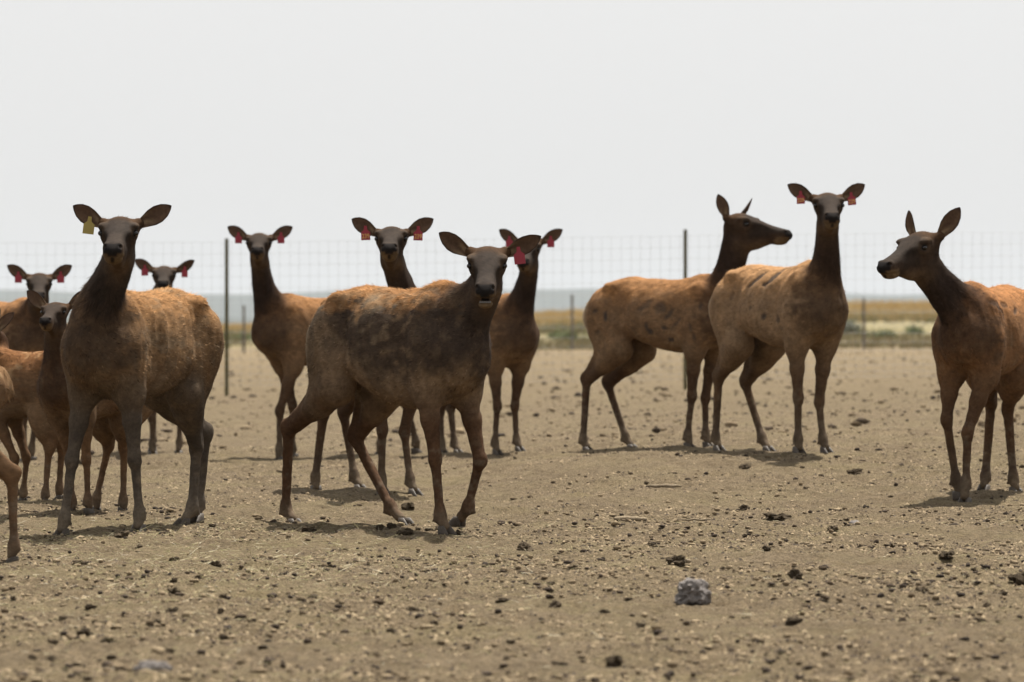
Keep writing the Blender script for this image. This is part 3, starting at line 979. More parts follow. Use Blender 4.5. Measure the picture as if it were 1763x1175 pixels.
    # fur
    if fur:
        tri = Q
        cen = V[Q].mean(1)
        area = 0.5*np.linalg.norm(np.cross(V[Q[:, 2]] - V[Q[:, 0]], V[Q[:, 3]] - V[Q[:, 1]]), axis=1)
        wq = {g: w_[Q[:, 0]] for g, w_ in wt.items()}
        # thinner on face and legs
        dens = area * (wq['torso'] + 1.2*wq['neck'] + 0.35*wq['head']*(hh[Q[:, 0], 0] < 0.30) + 0.55*(wq['fore'] + wq['hind'])*(V[Q[:, 0], 2] > 0.10) + wq['tail'])
        pick = np.random.default_rng(seed + 3).choice(len(Q), fur, p=dens/dens.sum())
        r2 = np.random.default_rng(seed + 4)
        i0 = Q[pick, r2.integers(0, 4, fur)]; i1 = Q[pick, r2.integers(0, 4, fur)]; t = r2.random(fur)[:, None]
        p = V[i0]*(1-t) + V[i1]*t
        n = N[i0]
        flow = (wt['torso'][i0][:, None]*np.array((-0.85, 0, -0.42)) + wt['neck'][i0][:, None]*nrm(P0 - P3) + wt['head'][i0][:, None]*(-hx)
                + (wt['fore'] + wt['hind'])[i0][:, None]*np.array((0, 0, -1.0)) + wt['tail'][i0][:, None]*np.array((0, 0, -1.0)))
        flow = flow + r2.normal(0, 0.22, (fur, 3)) + (np.stack([fbm(p*6 + so + 3, 2), fbm(p*6 + so + 30, 2), fbm(p*6 + so + 60, 2)], 1) - 0.5)*0.4
        flow = flow - n*np.sum(flow*n, 1)[:, None]
        flow /= np.maximum(np.linalg.norm(flow, axis=1), 1e-6)[:, None]
        Lh = (0.0150*wt['torso'] + 0.0200*wt['neck'] + 0.006*wt['head'] + 0.010*(wt['fore'] + wt['hind']) + 0.03*wt['tail'])[i0]
        Lh = Lh + 0.007*wt['head'][i0]*(hh[i0, 0] < 0.09)*(hh[i0, 2] > -0.01)
        Lh = Lh * (0.5 + 1.0*r2.random(fur)) * (1 + 1.0*sstep(1.17, 1.28, (p[:, 2]-up)/sc)*r2.random(fur)) * (1.25 if 'calf' in coat else 1.0)
        Lh *= 1 + 0.6*np.clip(wt['neck'][i0], 0, 1) * sstep(0.0, 0.5, -n @ np.array((0, 0, 1.0)) + n @ np.array((0.6, 0, 0)))
        tuft = (r2.random(fur) < 0.09) * (1 - np.clip(wt['head'][i0]*3, 0, 1)) * (1 - 0.6*np.clip(wt['fore'][i0] + wt['hind'][i0], 0, 1))
        Lh = Lh * (1 + 0.45*tuft) * 0.88
        lift = (0.12 + 0.22*r2.random(fur) + 0.12*tuft)[:, None]
        tip = p + (flow + n*lift)*Lh[:, None]
        sd = np.cross(flow, n) * ((0.0006 + 0.0006*r2.random(fur))*(1 + 1.7*tuft))[:, None]
        FV = np.concatenate([p + sd - n*0.003, p - sd - n*0.003, tip])
        FF = np.stack([np.arange(fur) + fur, np.arange(fur), np.arange(fur) + 2*fur], 1)
        br = ((0.60 + 0.62*r2.random(fur) + tuft*(r2.random(fur)*1.15 - 0.50)) * (0.62 + 0.76*fbm(p*np.array((26, 44, 44)) + so, 2)))[:, None]
        fc = C[i0]*br
        fo = mesh_obj('fur', FV, FF, M['fur'], root, smooth=True, colors=np.concatenate([fc, fc, fc*1.25]))
        fo['kind'] = 'stuff'
        nn = n*1.0 + flow*0.1 + r2.normal(0, 0.26, (fur, 3))
        nn /= np.linalg.norm(nn, axis=1)[:, None]
        fo.data.normals_split_custom_set_from_vertices(np.concatenate([nn, nn, nn]).astype(np.float32))
    # eyes
    if eye:
        for s in (-1, 1):
            c0 = Hp(0.148, s*0.0895, -0.026)
            vs_, fs_ = [], []
            nr, ns = 7, 12
            for i in range(nr + 1):
                ph = math.pi*i/nr
                for j in range(ns):
                    an = 2*math.pi*j/ns
                    vs_.append(c0 + (hx*math.sin(ph)*math.cos(an)*0.020 + hz*math.sin(ph)*math.sin(an)*0.0155 + hy*s*math.cos(ph)*0.017)*hk)
            for i in range(nr):
                for j in range(ns):
                    fs_.append((i*ns+j, i*ns+(j+1) % ns, (i+1)*ns+(j+1) % ns, (i+1)*ns+j))
            mesh_obj('eye', vs_, fs_, M['eye'], root, smooth=True)
    # ears; index 0 is the elk's right ear (local y < 0), 1 its left
    pts = {}
    for i, s in ((0, -1), (1, 1)):
        sp = ears[i] or (-0.18, 0.86, 0.50, 1.0)
        e = hx*sp[0] + hy*s*sp[1] + hz*sp[2]
        opn = hx*1.0 + hy*s*(sp[4] if len(sp) > 4 else 0.25)
        o, pt = ear_mesh(Hp(-0.012, s*0.083, 0.008), e, opn, 0.218*hk*sp[3], 0.048*hk*sp[3], root, (0.095, 0.058, 0.038), (0.060, 0.042, 0.032))
        pts[i] = pt
    for tg in tags:
        i, col_, txt = tg[0], tg[1], tg[2]
        u, v = (tg[3], tg[4]) if len(tg) > 4 else (0.46, 0.0)
        p = pts[i](u, v, 0.026)
        fc_ = tg[6] if len(tg) > 6 else None
        cam_l = R(0, 0, CAMZ) - p
        face = nrm(hx*0.6 + nrm(cam_l)*0.8) if fc_ is None else np.array(fc_)
        ear_tag(root, p, face, M['tag_' + col_], txt, k, roll=(tg[5] if len(tg) > 5 else 0.0), big=0.88)
    if mouth:
        # teeth row; the dark of the gap is painted in the head colour
        V_, F_ = [], []
        for j in range(6):
            y0 = -0.030 + j*0.010
            for (xx, yy, zz) in ((0.420, y0, -0.176), (0.420, y0 + 0.009, -0.176), (0.430, y0 + 0.009, -0.176), (0.430, y0, -0.176),
                                 (0.424, y0 + 0.001, -0.166), (0.424, y0 + 0.008, -0.166), (0.432, y0 + 0.008, -0.166), (0.432, y0 + 0.001, -0.166)):
                V_.append(Hp(xx, yy, zz))
            q = j*8
            F_ += [(q+4, q+5, q+6, q+7), (q, q+1, q+5, q+4), (q+1, q+2, q+6, q+5), (q+2, q+3, q+7, q+6), (q+3, q, q+4, q+7)]
        mesh_obj('teeth', V_, F_, M['teeth'], root)
    return root

D2 = math.radians
def right(a): return D2(-a)          # heading to the right of the picture, turned a degrees toward the camera
def left(a): return D2(180 + a)
HERD = 'elk cows of the herd'
CALVES = 'elk calves of the herd'

make_elk('large elk with one yellow ear tag, dusty coat and mud-caked legs, facing forward', 250, 21.8, left(67), 0.985,
    {'fn': [(232, 788), (240, 883), (236, 911)], 'ff': [(124, 788), (111, 885), (103, 914)],
     'hn': [(338, 776), (331, 880), (310, 908)], 'hf': [(353, 750), (343, 868), (336, 893)]},
    (208, 378, -0.62), (0.0, -1.0, -0.04), HERD, seed=1, deep=0.92, res=0.0115, fres=0.0074, fur=95000, coat='dusty', ribs=0.012, wide=0.93,
    tags=[(0, 'yellow', None, 0.42, 0.1, -0.12)], neck_k=1.12)
make_elk('muddy dark-flanked elk walking with its mouth open and a single red ear tag', 683, 22.0, right(52), 1.0,
    {'hn': [(497, 742), (492, 876), (511, 903)], 'hf': [(613, 755), (672, 884), (702, 900)],
     'fn': [(749, 785), (758, 888), (771, 911)], 'ff': [(826, 788), (806, 876), (785, 893), 0.045]},
    (840, 428, -0.60), (-0.03, -1.0, -0.17), HERD, seed=2, deep=1.0, res=0.0115, fres=0.0074, fur=95000, coat='muddy', mouth=True, ribs=0.003, wide=0.93,
    ears=(None, (0.10, 0.88, 0.42, 1.0)), tags=[(1, 'red', None, 0.40, 0.0, 0.12)], neck_k=1.06)
make_elk('long-necked elk with two small red ear tags standing right beside the dark steel fence post', 574, 34.0, left(34), 1.03,
    {'fn': [(482, 705), (481, 774), (479, 790)], 'ff': [(504, 695), (503, 768), (502, 785)],
     'hn': [(700, 700), (716, 765), (719, 783)], 'hf': [(660, 690), (655, 760), (652, 780)]},
    (447, 405, -0.45), (0.02, -1.0, 0.03), HERD, seed=3, deep=0.86, res=0.015, fres=0.0085, fur=16000, coat='tan', tags=[(0, 'red', None), (1, 'red', None)])
make_elk('elk with red tags reading 239, its body hidden behind the muddy walking elk', 640, 26.5, right(62), 1.0,
    {'hn': [(556, 718), (543, 823), (545, 846)], 'hf': [(592, 716), (610, 830), (623, 849)],
     'fn': [(658, 739), (657, 828), (662, 850)], 'ff': [(696, 744), (706, 833), (717, 854)]},
    (675, 395, -0.62), (-0.01, -1.0, 0.04), HERD, seed=4, neck_k=0.92, deep=0.9, res=0.015, fres=0.0078, fur=12000, coat='tan',
    tags=[(0, 'red', '239', 0.46, 0.0, 0.03), (1, 'red', '239', 0.44, 0.0, -0.03)])
make_elk('red-tagged elk peering out from behind the head of the muddy walking elk', 828, 33.4, right(58), 0.99,
    {'hn': [(758, 712), (760, 770), (765, 786)], 'hf': [(776, 708), (782, 774), (791, 790)],
     'fn': [(856, 705), (852, 778), (858, 795)], 'ff': [(886, 703), (889, 773), (897, 786)]},
    (912, 412, -0.65), (-0.13, -1.0, -0.11), HERD, seed=5, deep=0.9, res=0.015, fres=0.0085, fur=14000, coat='tan', tags=[(0, 'red', None), (1, 'red', None)])
make_elk('scarred elk turned side on, its head in profile without hanging tags', 1138, 31.2, right(38), 1.0,
    {'hn': [(1010, 654), (1004, 747), (1015, 769)], 'hf': [(1047, 658), (1077, 747), (1092, 762)],
     'fn': [(1191, 680), (1184, 747), (1189, 767)], 'ff': [(1214, 680), (1215, 742), (1222, 760)]},
    (1264, 371, -0.42), (0.86, -0.50, 0.0), HERD, seed=6, deep=0.87, res=0.013, fres=0.0085, fur=24000, coat='tan',
    ears=((-0.25, 0.25, 0.95, 0.95, 1.4), (0.50, 0.50, 0.75, 0.95, 0.5)),
    scars=[(0.16, 1.06, 0.05, 0.05, 0.6, 0.55), (0.24, 1.02, 0.06, 0.02, 0.9, 0.8), (0.02, 1.08, 0.09, 0.03, 0.5, 0.55), (-0.36, 1.00, 0.018, 0.045, 0, 0.95),
           (-0.46, 1.04, 0.03, 0.018, 0.2, 0.8), (0.05, 0.92, 0.02, 0.035, 0, 0.9), (0.08, 0.88, 0.035, 0.022, 0.3, 0.95), (0.20, 0.91, 0.02, 0.02, 0, 0.9),
           (0.24, 0.82, 0.028, 0.022, 0, 0.9), (0.30, 0.95, 0.07, 0.012, 0.7, 0.8), (0.44, 0.92, 0.016, 0.04, 0.1, 0.7), (0.47, 0.84, 0.016, 0.03, 0, 0.7),
           (-0.45, 0.88, 0.03, 0.015, 0.4, 0.6), (0.52, 1.08, 0.02, 0.03, 0, 0.6), (-0.10, 0.90, 0.02, 0.02, 0, 0.5)], tags=[])
make_elk('tall pale elk with two red tags reading 229, standing beside the side-on scarred elk', 1338, 29.4, right(60), 1.05,
    {'hn': [(1237, 654), (1232, 751), (1240, 776)], 'hf': [(1284, 663), (1312, 760), (1326, 780)],
     'fn': [(1374, 689), (1374, 769), (1377, 787)], 'ff': [(1410, 694), (1417, 765), (1425, 785)]},
    (1424, 336, -0.62), (0.0, -1.0, -0.03), HERD, seed=7, deep=0.88, wide=0.93, res=0.013, fres=0.0085, fur=26000, coat='pale', neck_k=1.0,
    scars=[(-0.02, 1.19, 0.09, 0.024, 0.70, 0.9), (0.17, 1.21, 0.08, 0.032, 0.95, 0.9), (0.11, 1.16, 0.03, 0.014, 0.4, 0.8), (0.18, 0.94, 0.03, 0.02, 0.8, 0.9),
           (0.30, 0.92, 0.04, 0.03, 0.3, 0.8), (0.02, 1.0, 0.02, 0.02, 0, 0.6), (0.0, 0.70, 0.09, 0.02, -0.3, 0.7), (-0.30, 1.08, 0.02, 0.03, 0, 0.5)],
    tags=[(0, 'red', '229', 0.50, 0.0, 0.03), (1, 'red', '229', 0.42, 0.0, 0.10)])
make_elk('rusty elk stepping forward with its head turned aside and a yellow stud in one ear', 1708, 25.6, left(66), 1.02,
    {'ff': [(1630, 702), (1646, 783), (1655, 812), 0.02], 'fn': [(1666, 745), (1663, 831), (1659, 869)],
     'hf': [(1706, 693), (1697, 812), (1692, 836)], 'hn': [(1735, 702), (1745, 821), (1752, 838)]},
    (1592, 402, -0.75), (-0.64, -0.77, -0.13), HERD, seed=8, neck_k=0.98, deep=0.87, wide=0.88, res=0.009, fres=0.005, fur=32000, coat='rust',
    ears=((-0.2, 0.45, 0.88, 0.9, 0.3), (-0.35, 0.55, 0.78, 1.05, 0.8)), tags=[],
    scars=[(0.44, 1.17, 0.09, 0.03, 0.3, 0.7), (0.34, 1.12, 0.06, 0.03, 0.5, 0.7), (0.10, 1.14, 0.05, 0.015, -0.4, 0.8), (0.25, 1.18, 0.05, 0.02, 0.2, 0.5)])
make_elk('red-tagged elk standing behind the calves and looking over the dark-eared calf', 5, 33.5, right(58), 1.0,
    {'fn': [(40, 715), (42, 770), (44, 788)], 'ff': [(62, 715), (54, 775), (52, 792)], 'hn': None, 'hf': None},
    (68, 473, -0.60), (0.10, -1.0, -0.06), HERD, seed=9, deep=0.9, res=0.015, fres=0.0085, fur=10000, coat='tan', tags=[(0, 'red', None), (1, 'red', None)])
make_elk('elk showing only ears and brow above the back of the yellow-tagged elk', 262, 35.0, left(82), 0.97,
    {'fn': [(262, 718), (262, 762), (264, 778)], 'ff': [(222, 718), (219, 762), (218, 778)], 'hn': None, 'hf': None},
    (283, 461, -0.62), (0.06, -1.0, 0.0), HERD, seed=10, res=0.018, fres=0.009, fur=6000, coat='tan',
    ears=(None, (-0.25, 0.88, 0.40, 1.0, 2.2)), tags=[(0, 'red', None), (1, 'red', None, 0.46, 0.0, 0.0, (0.75, 0.65, 0))])
make_elk('slim calf with big dark ears peeking past the chest of the yellow-tagged elk', 176, 23.6, left(60), 0.74,
    {'fn': [(149, 793), (151, 868), (156, 886)], 'ff': [(120, 790), (124, 862), (126, 880)], 'hn': [(213, 772), (212, 860), (214, 880)], 'hf': [(186, 772), (166, 858), (167, 882)]},
    (98, 524, -0.42), (-0.10, -1.0, 0.02), CALVES, seed=11, deep=0.86, res=0.0125, fres=0.0075, fur=22000, coat='calf', head_k=0.94, neck_k=0.8,
    ears=((-0.15, 0.80, 0.60, 1.15), (-0.15, 0.78, 0.62, 1.15)), wide=0.9, name='elk_calf', cat='calf')
make_elk('fluffy rust-brown calf standing sideways in front of the dark-eared calf', 66, 25.2, D2(180 - 30), 0.72,
    {'fn': [(26, 782), (25, 832), (20, 848)], 'ff': [(46, 780), (40, 832), (36, 848)], 'hn': [(84, 780), (78, 858), (76, 876)], 'hf': [(106, 778), (102, 852), (100, 872)]},
    (-12, 566, 0.2), (-1.0, -0.2, -0.30), CALVES, seed=12, deep=0.9, res=0.013, fres=0.009, fur=22000, coat='calf', head_k=0.95, neck_k=0.85,
    ears=((-0.3, 0.5, 0.8, 1.1, 0.5), (-0.75, 0.35, 0.62, 1.1, 0.5)), name='elk_calf', cat='calf')
make_elk('calf at the pen edge showing only its rump and one long hind leg', -194, 18.7, left(15), 0.79,
    {'hn': [(20, 822), (24, 935), (16, 966)], 'hf': [(-28, 815), (-30, 915), (-36, 945)], 'fn': None, 'ff': None},
    (-450, 470, -0.2), (-1.0, -0.1, -0.3), CALVES, seed=13, res=0.014, fres=0.011, fur=16000, coat='calf', name='elk_calf', cat='calf', rump_k=0.0)

# ------------------------------------------------------------------ fences
def build_fence():
    FD = 63.6
    root = empty('woven_wire_fence', (0, FD, 0))
    tag(root, 'tall woven wire game fence on dark steel posts behind the herd', 'fence')
    sec = [(-0.020, -0.016), (0.020, -0.016), (0.020, -0.008), (0.005, -0.008), (0.005, 0.028), (-0.005, 0.028), (-0.005, -0.008), (-0.020, -0.008)]
    for pxx in (-1190, -400, 390, 1180, 1970, 2760):
        x = (pxx - 881.5) * FD / FPX
        z = ground_z(x, FD)
        h = 2.46 if pxx != 1180 else 2.50
        V, F = [], []
        for zz in (-0.25, h):
            for a, b in sec:
                V.append((x + a*1.45, b + 0.045, z + zz))
        n = len(sec)
        F = [(i, (i+1) % n, n + (i+1) % n, n + i) for i in range(n)] + [tuple(range(n-1, -1, -1)), tuple(range(n, 2*n))]
        # studs up the face of the post
        zz = 0.1
        while zz < h - 0.05:
            o = len(V)
            for dx in (-0.007, 0.007):
                for dy in (0.020, 0.029):
                    for dz in (0, 0.02):
                        V.append((x + dx, dy, z + zz + dz))
            F += [(o, o+1, o+3, o+2), (o+4, o+6, o+7, o+5), (o, o+4, o+5, o+1), (o+2, o+3, o+7, o+6), (o, o+2, o+6, o+4), (o+1, o+5, o+7, o+3)]
            zz += 0.09
        mesh_obj('post', V, F, M['post'], root)
    hs = [2.40]
    gaps = [0.18]*6 + [0.17, 0.16, 0.15, 0.14, 0.13, 0.12, 0.11, 0.10, 0.08]
    for g in gaps: hs.append(hs[-1] - g)
    xs = np.arange(-14.0, 14.0, 0.1525)
    gx = np.linspace(-14.1, 14.1, 40)
    for i, h in enumerate(hs):
        pts = [(x, 0.0, ground_z(x, FD) + h + 0.006*math.sin(x*2.1 + i)) for x in gx]
        V, F = tube(pts, 0.0014, 4)
        mesh_obj('horizontal_wire', V, F, M['wire'], root)
    vr = random.Random(5)
    for x in xs:
        z = ground_z(x, FD)
        x += vr.uniform(-0.006, 0.006)
        pts = [(x + vr.uniform(-0.004, 0.004), 0.006, z + h) for h in (hs[-1], 0.6, 1.2, 1.8, hs[0])]
        V, F = tube(pts, 0.0014, 4)
        # knots where the wires cross
        for h in hs:
            o = len(V)
            for sx, sz in ((-1, 0), (0, 1), (1, 0), (0, -1)):
                V.append((x + sx*0.0075, 0.003, z + h + sz*0.0075))
            V.append((x, -0.006, z + h)); V.append((x, 0.012, z + h))
            for q in range(4):
                F.append((o+q, o+(q+1) % 4, o+4)); F.append((o+(q+1) % 4, o+q, o+5))
        mesh_obj('vertical_wire', V, F, M['wire'], root)
build_fence()

def build_far_fence():
    FD = 176.0
    root = empty('field_fence', (0, FD, 0))
    tag(root, 'distant post fence at the edge of the golden field', 'fence')
    hts = {420: 2.05, 985: 2.4, 1487: 2.2, -110: 2.1, 1960: 2.3}
    last = []
    for pxx, h in sorted(hts.items()):
        x = (pxx - 881.5) * FD / FPX
        z = ground_z(x, FD)
        V, F = tube([(x, 0, z - 0.3), (x + 0.01, 0, z + h*0.5), (x, 0, z + h)], [0.062, 0.058, 0.055], 8)
        mesh_obj('post', V, F, M['wood'], root)
        last.append((x, z, h))
    for fz in (0.45, 0.75, 0.98):
        V, F = tube([(x, -0.065, z + h*fz) for x, z, h in last], 0.004, 4)
        mesh_obj('strand_wire', V, F, M['wire'], root)
build_far_fence()

# ------------------------------------------------------------------ field plants
def leaf_cloud(n, rx, ry, rz, size, r):
    P = r.normal(0, 0.45, (n, 3)); P[:, 2] = np.abs(P[:, 2])
    lob = r.normal(0, 0.5, (7, 3)) * np.array((0.9, 0.9, 0.5)); lob[:, 2] = np.abs(lob[:, 2]) + 0.15
    P = lob[r.integers(0, 7, n)] + r.normal(0, 0.24, (n, 3))
    P[:, 2] = np.abs(P[:, 2])
    P = P * np.array((rx, ry, rz))
    a = r.normal(0, 1, (n, 3)); a /= np.linalg.norm(a, axis=1)[:, None]
    b = np.cross(a, r.normal(0, 1, (n, 3))); b /= np.linalg.norm(b, axis=1)[:, None]
    s = size * (0.6 + 0.8*r.random(n))[:, None]
    V = np.concatenate([P - b*s*0.35, P + a*s, P + b*s*0.35, P - a*s*0.6])
    i = np.arange(n)
    return V, np.stack([i, i + n, i + 2*n, i + 3*n], 1)

def shrub(px, d, w, h, mat, label, seed, group='shrubs at the edge of the field'):
    x = (px - 881.5)*d/FPX
    root = empty('shrub', (x, d, ground_z(x, d) - 0.02))
    r = np.random.default_rng(seed)
    V, F = leaf_cloud(1500, w*0.55, w*0.5, h*0.62, 0.075, r)
    mesh_obj('foliage', V, F, mat, root)
    VV, FF = [], []
    for j in range(9):
        an = r.random()*6.28
        v, f = tube([(0, 0, 0), (math.cos(an)*w*0.15, math.sin(an)*w*0.15, h*0.4), (math.cos(an)*w*0.32, math.sin(an)*w*0.32, h*0.75)], [0.02, 0.014, 0.006], 4)
        o = len(VV); VV += v; FF += [tuple(o + q for q in ff) for ff in f]
    mesh_obj('stems', VV, FF, M['twig'], root)
    tag(root, label, 'shrub', group)
shrub(985, 214, 1.9, 1.05, M['leaf_green'], 'bushy green shrub at the foot of the far wooden post beside the scarred elk', 21)
shrub(955, 226, 1.2, 0.6, M['leaf_green'], 'low green shrub growing just past the bushy green shrub', 22)
shrub(1462, 222, 1.5, 1.25, M['leaf_sage'], 'grey-green sagebrush beside the far wooden post near the tall pale elk', 23)
shrub(1528, 214, 1.7, 0.75, M['leaf_green'], 'low spreading green weed clump between the sagebrush and the rusty elk', 24)
shrub(1580, 228, 1.3, 0.8, M['leaf_green'], 'small green weed clump next to the neck of the rusty elk', 25)
shrub(1447, 236, 1.2, 0.9, M['leaf_green'], 'small green shrub half hidden by the tall pale elk', 26)
shrub(418, 250, 1.6, 0.7, M['leaf_green'], 'low green bush behind the steel fence post', 27)

def tufts(name, n, d0, d1, hgt, mat, seed, spread, lab, cond=None):
    r = np.random.default_rng(seed)
    y = np.sqrt(r.random(n)*(d1**2 - d0**2) + d0**2)
    x = (r.random(n)*2 - 1) * y * spread
    keep = fbm(np.stack([x*0.08, y*0.03, np.zeros(n)], 1), 3) + r.normal(0, 0.05, n) > cond if cond else np.ones(n, bool)
    x, y = x[keep], y[keep]; n = len(x)
    z = terrain(x, y) - 0.02
    h = hgt*(0.5 + r.random(n))
    lean = r.normal(0, 0.22, (n, 2))*h[:, None]
    wv = 0.05 + 0.05*r.random(n)
    an = r.random(n)*3.14
    dx, dy = np.cos(an)*wv, np.sin(an)*wv*0.5
    V = np.concatenate([np.stack([x-dx, y-dy, z], 1), np.stack([x+dx, y+dy, z], 1), np.stack([x+lean[:, 0], y+lean[:, 1], z+h], 1)])
    i = np.arange(n)
    o = mesh_obj(name, V, np.stack([i, i+n, i+2*n], 1), mat)
    tag(o, lab, None, None, 'stuff')
    o['category'] = 'grass'
tufts('golden_grass', 42000, 280, 402, 0.55, M['dry_grass'], 31, 0.16, 'golden dry grass covering the rise beyond the fence')
tufts('straw_grass', 36000, 178, 290, 0.28, M['straw_grass'], 32, 0.16, 'pale straw-coloured grass along the near edge of the field', 0.42)
tufts('green_weeds', 20000, 216, 320, 0.40, M['leaf_green'], 33, 0.16, 'green weeds growing in the strip before the golden grass', 0.53)

# ------------------------------------------------------------------ clods, pellets, straw on the pen floor
ICO_V = None
def blob_base(kind):
    if kind == 'oct':
        V = np.array([(1,0,-0.5),(-1,0,-0.5),(0,1,-0.5),(0,-1,-0.5),(0,0,1)], float)
        F = np.array([(0,2,4),(2,1,4),(1,3,4),(3,0,4)])     # resting on the ground: no underside
        return V, F
    t = (1 + 5**0.5)/2
    V = np.array([(-1,t,0),(1,t,0),(-1,-t,0),(1,-t,0),(0,-1,t),(0,1,t),(0,-1,-t),(0,1,-t),(t,0,-1),(t,0,1),(-t,0,-1),(-t,0,1)], float)
    V /= np.linalg.norm(V[0])
    F = np.array([(0,11,5),(0,5,1),(0,1,7),(0,7,10),(0,10,11),(1,5,9),(5,11,4),(11,10,2),(10,7,6),(7,1,8),(3,9,4),(3,4,2),(3,2,6),(3,6,8),(3,8,9),(4,9,5),(2,4,11),(6,2,10),(8,6,7),(9,8,1)])
    return V, F

def scatter_positions(n, d0, d1, r, spread=0.160, power=0.8):
    t = r.random(n)
    y = (d0**power + t*(d1**power - d0**power))**(1/power)
    x = (r.random(n)*2 - 1)*(y*spread + 0.1)
    return x, y

def blobs(name, n, d0, d1, smin_, smax_, kind, seed, lab, flat=0.65, power=0.8):
    r = np.random.default_rng(seed)
    x, y = scatter_positions(int(n*1.6), d0, d1, r, power=power)
    cl = fbm(np.stack([x*1.3, y*0.9, np.zeros(len(x))], 1), 3) + 0.35*fbm(np.stack([x*6, y*5, np.ones(len(x))], 1), 2)
    keep = np.argsort(-(cl + r.normal(0, 0.10, len(x))))[:n]
    x, y = x[keep], y[keep]
    s = smin_*(smax_/smin_)**(r.random(n)**2.2)
    z = surf(x, y)
    BV, BF = blob_base(kind)
    nv = len(BV)
    q = BV[None]*(1 + r.normal(0, 0.20, (n, nv, 1)))
    q = q*(s[:, None, None])*(np.stack([0.8 + 0.7*r.random(n), 0.8 + 0.5*r.random(n), flat*(0.7 + 0.6*r.random(n))], 1)[:, None, :])
    an = r.random(n)*6.283
    ca, sa = np.cos(an)[:, None], np.sin(an)[:, None]
    X = q[:, :, 0]*ca - q[:, :, 1]*sa + x[:, None]
    Y = q[:, :, 0]*sa + q[:, :, 1]*ca + y[:, None]
    Z = q[:, :, 2] + z[:, None] + (s*0.30)[:, None]
    V = np.stack([X, Y, Z], 2).reshape(-1, 3)
    F = (BF[None] + (np.arange(n)*nv)[:, None, None]).reshape(-1, 3)
    o = mesh_obj(name, V, F, M['clod'], smooth=(kind != 'oct'))
    tag(o, lab, None, None, 'stuff'); o['category'] = 'dirt'
blobs('dung_pellets', 134000, 11.0, 46, 0.0030, 0.0110, 'oct', 41, 'dark dried dung pellets and crumbs scattered over the pen floor')
blobs('near_crumbs', 5500, 11.0, 24, 0.006, 0.017, 'ico', 44, 'dark crumbs of dung and dirt over the near pen floor', power=1.0)
blobs('small_clods', 8800, 11.0, 60, 0.006, 0.020, 'ico', 42, 'small crumbled clods of dirt scattered over the pen floor')
blobs('far_clods', 3400, 34, 170, 0.014, 0.06, 'ico', 43, 'dirt clods strewn over the floor near the fence', power=1.2)

def straw(n, seed):
    r = np.random.default_rng(seed)
    y = 12 + 11*r.random(n*3)
    x = (r.random(n*3)*2 - 1)*y*0.13
    w = np.exp(-((x/y + 0.075)/0.055)**2)*np.exp(-((y - 19)/3.6)**2) + 0.07
    keep = r.random(n*3) < w
    x, y = x[keep][:n], y[keep][:n]; n = len(x)
    z = surf(x, y) + 0.004
    L = 0.02 + 0.07*r.random(n)**2
    an = r.random(n)*6.283
    d1 = np.stack([np.cos(an)*L, np.sin(an)*L, r.normal(0.1, 0.22, n)*L], 1)
    w_ = 0.0007 + 0.0010*r.random(n)
    sd = np.stack([-np.sin(an)*w_, np.cos(an)*w_, np.zeros(n)], 1)
    up_ = np.zeros((n, 3)); up_[:, 2] = w_*1.6
    p = np.stack([x, y, z], 1)
    V = np.concatenate([p - sd, p + sd, p + up_, p + d1])
    i = np.arange(n)
    F = np.concatenate([np.stack([i, i+n, i+3*n], 1), np.stack([i+n, i+2*n, i+3*n], 1), np.stack([i+2*n, i, i+3*n], 1)])
    o = mesh_obj('loose_straw', V, F, M['straw'])
    tag(o, 'loose strands of pale hay strewn over the ground before the front elk', None, None, 'stuff'); o['category'] = 'hay'
straw(9000, 51)

# ------------------------------------------------------------------ single clods, stones and sticks
def lump_mesh(seed, sub, rough, scale=(1, 1, 1), flat_bottom=True):
    V, F = blob_base('ico')
    F = [tuple(f) for f in F]; V = [np.array(v) for v in V]
    for _ in range(sub):
        cache = {}; NF = []
        def mid(a, b):
            key = (min(a, b), max(a, b))
            if key not in cache:
                m_ = V[a] + V[b]; V.append(m_/np.linalg.norm(m_)); cache[key] = len(V) - 1
            return cache[key]
        for a, b, c in F:
            ab, bc, ca = mid(a, b), mid(b, c), mid(c, a)
            NF += [(a, ab, ca), (b, bc, ab), (c, ca, bc), (ab, bc, ca)]
        F = NF
    V = np.array(V)
    n = fbm(V*1.6 + seed*7.1, 2) - 0.5
    n2 = np.abs(fbm(V*4.1 + seed*3.3, 2) - 0.5)
    V = V*(1 + rough*(1.5*n - 1.2*n2))[:, None]*np.array(scale)
    n3 = fbm(V*9.0 + seed*5.7, 2) - 0.5
    V = V*(1 + rough*0.45*n3)[:, None]
    return V, F

def make_mesh(name, V, F, mat, smooth=True):
    me = bpy.data.meshes.new(name)
    me.from_pydata([tuple(v) for v in V], [], F); me.update()
    if smooth: me.polygons.foreach_set('use_smooth', np.ones(len(F), bool))
    me.materials.append(mat)
    return me
DUNG = [make_mesh('dung_clod', *lump_mesh(i, 2, 1.15, (1.0, 0.85, 0.72)), M['dung'], False) for i in range(5)]
SOIL = [make_mesh('soil_clod', *lump_mesh(i + 20, 2, 1.15, (1.0, 0.9, 0.70)), M['soil'], False) for i in range(4)]

def ground_at(px, py):
    """ground point seen at photo pixel (walk the ray to the surface)"""
    lo, hi = 8.0, 80.0
    ds = np.linspace(lo, hi, 4000)
    x = (px - 881.5)*ds/FPX; zr = CAMZ + (HZ - py)*ds/FPX
    hit = np.nonzero(zr <= terrain(x, ds))[0]
    i = hit[0] if len(hit) else -1
    return float(x[i]), float(ds[i])

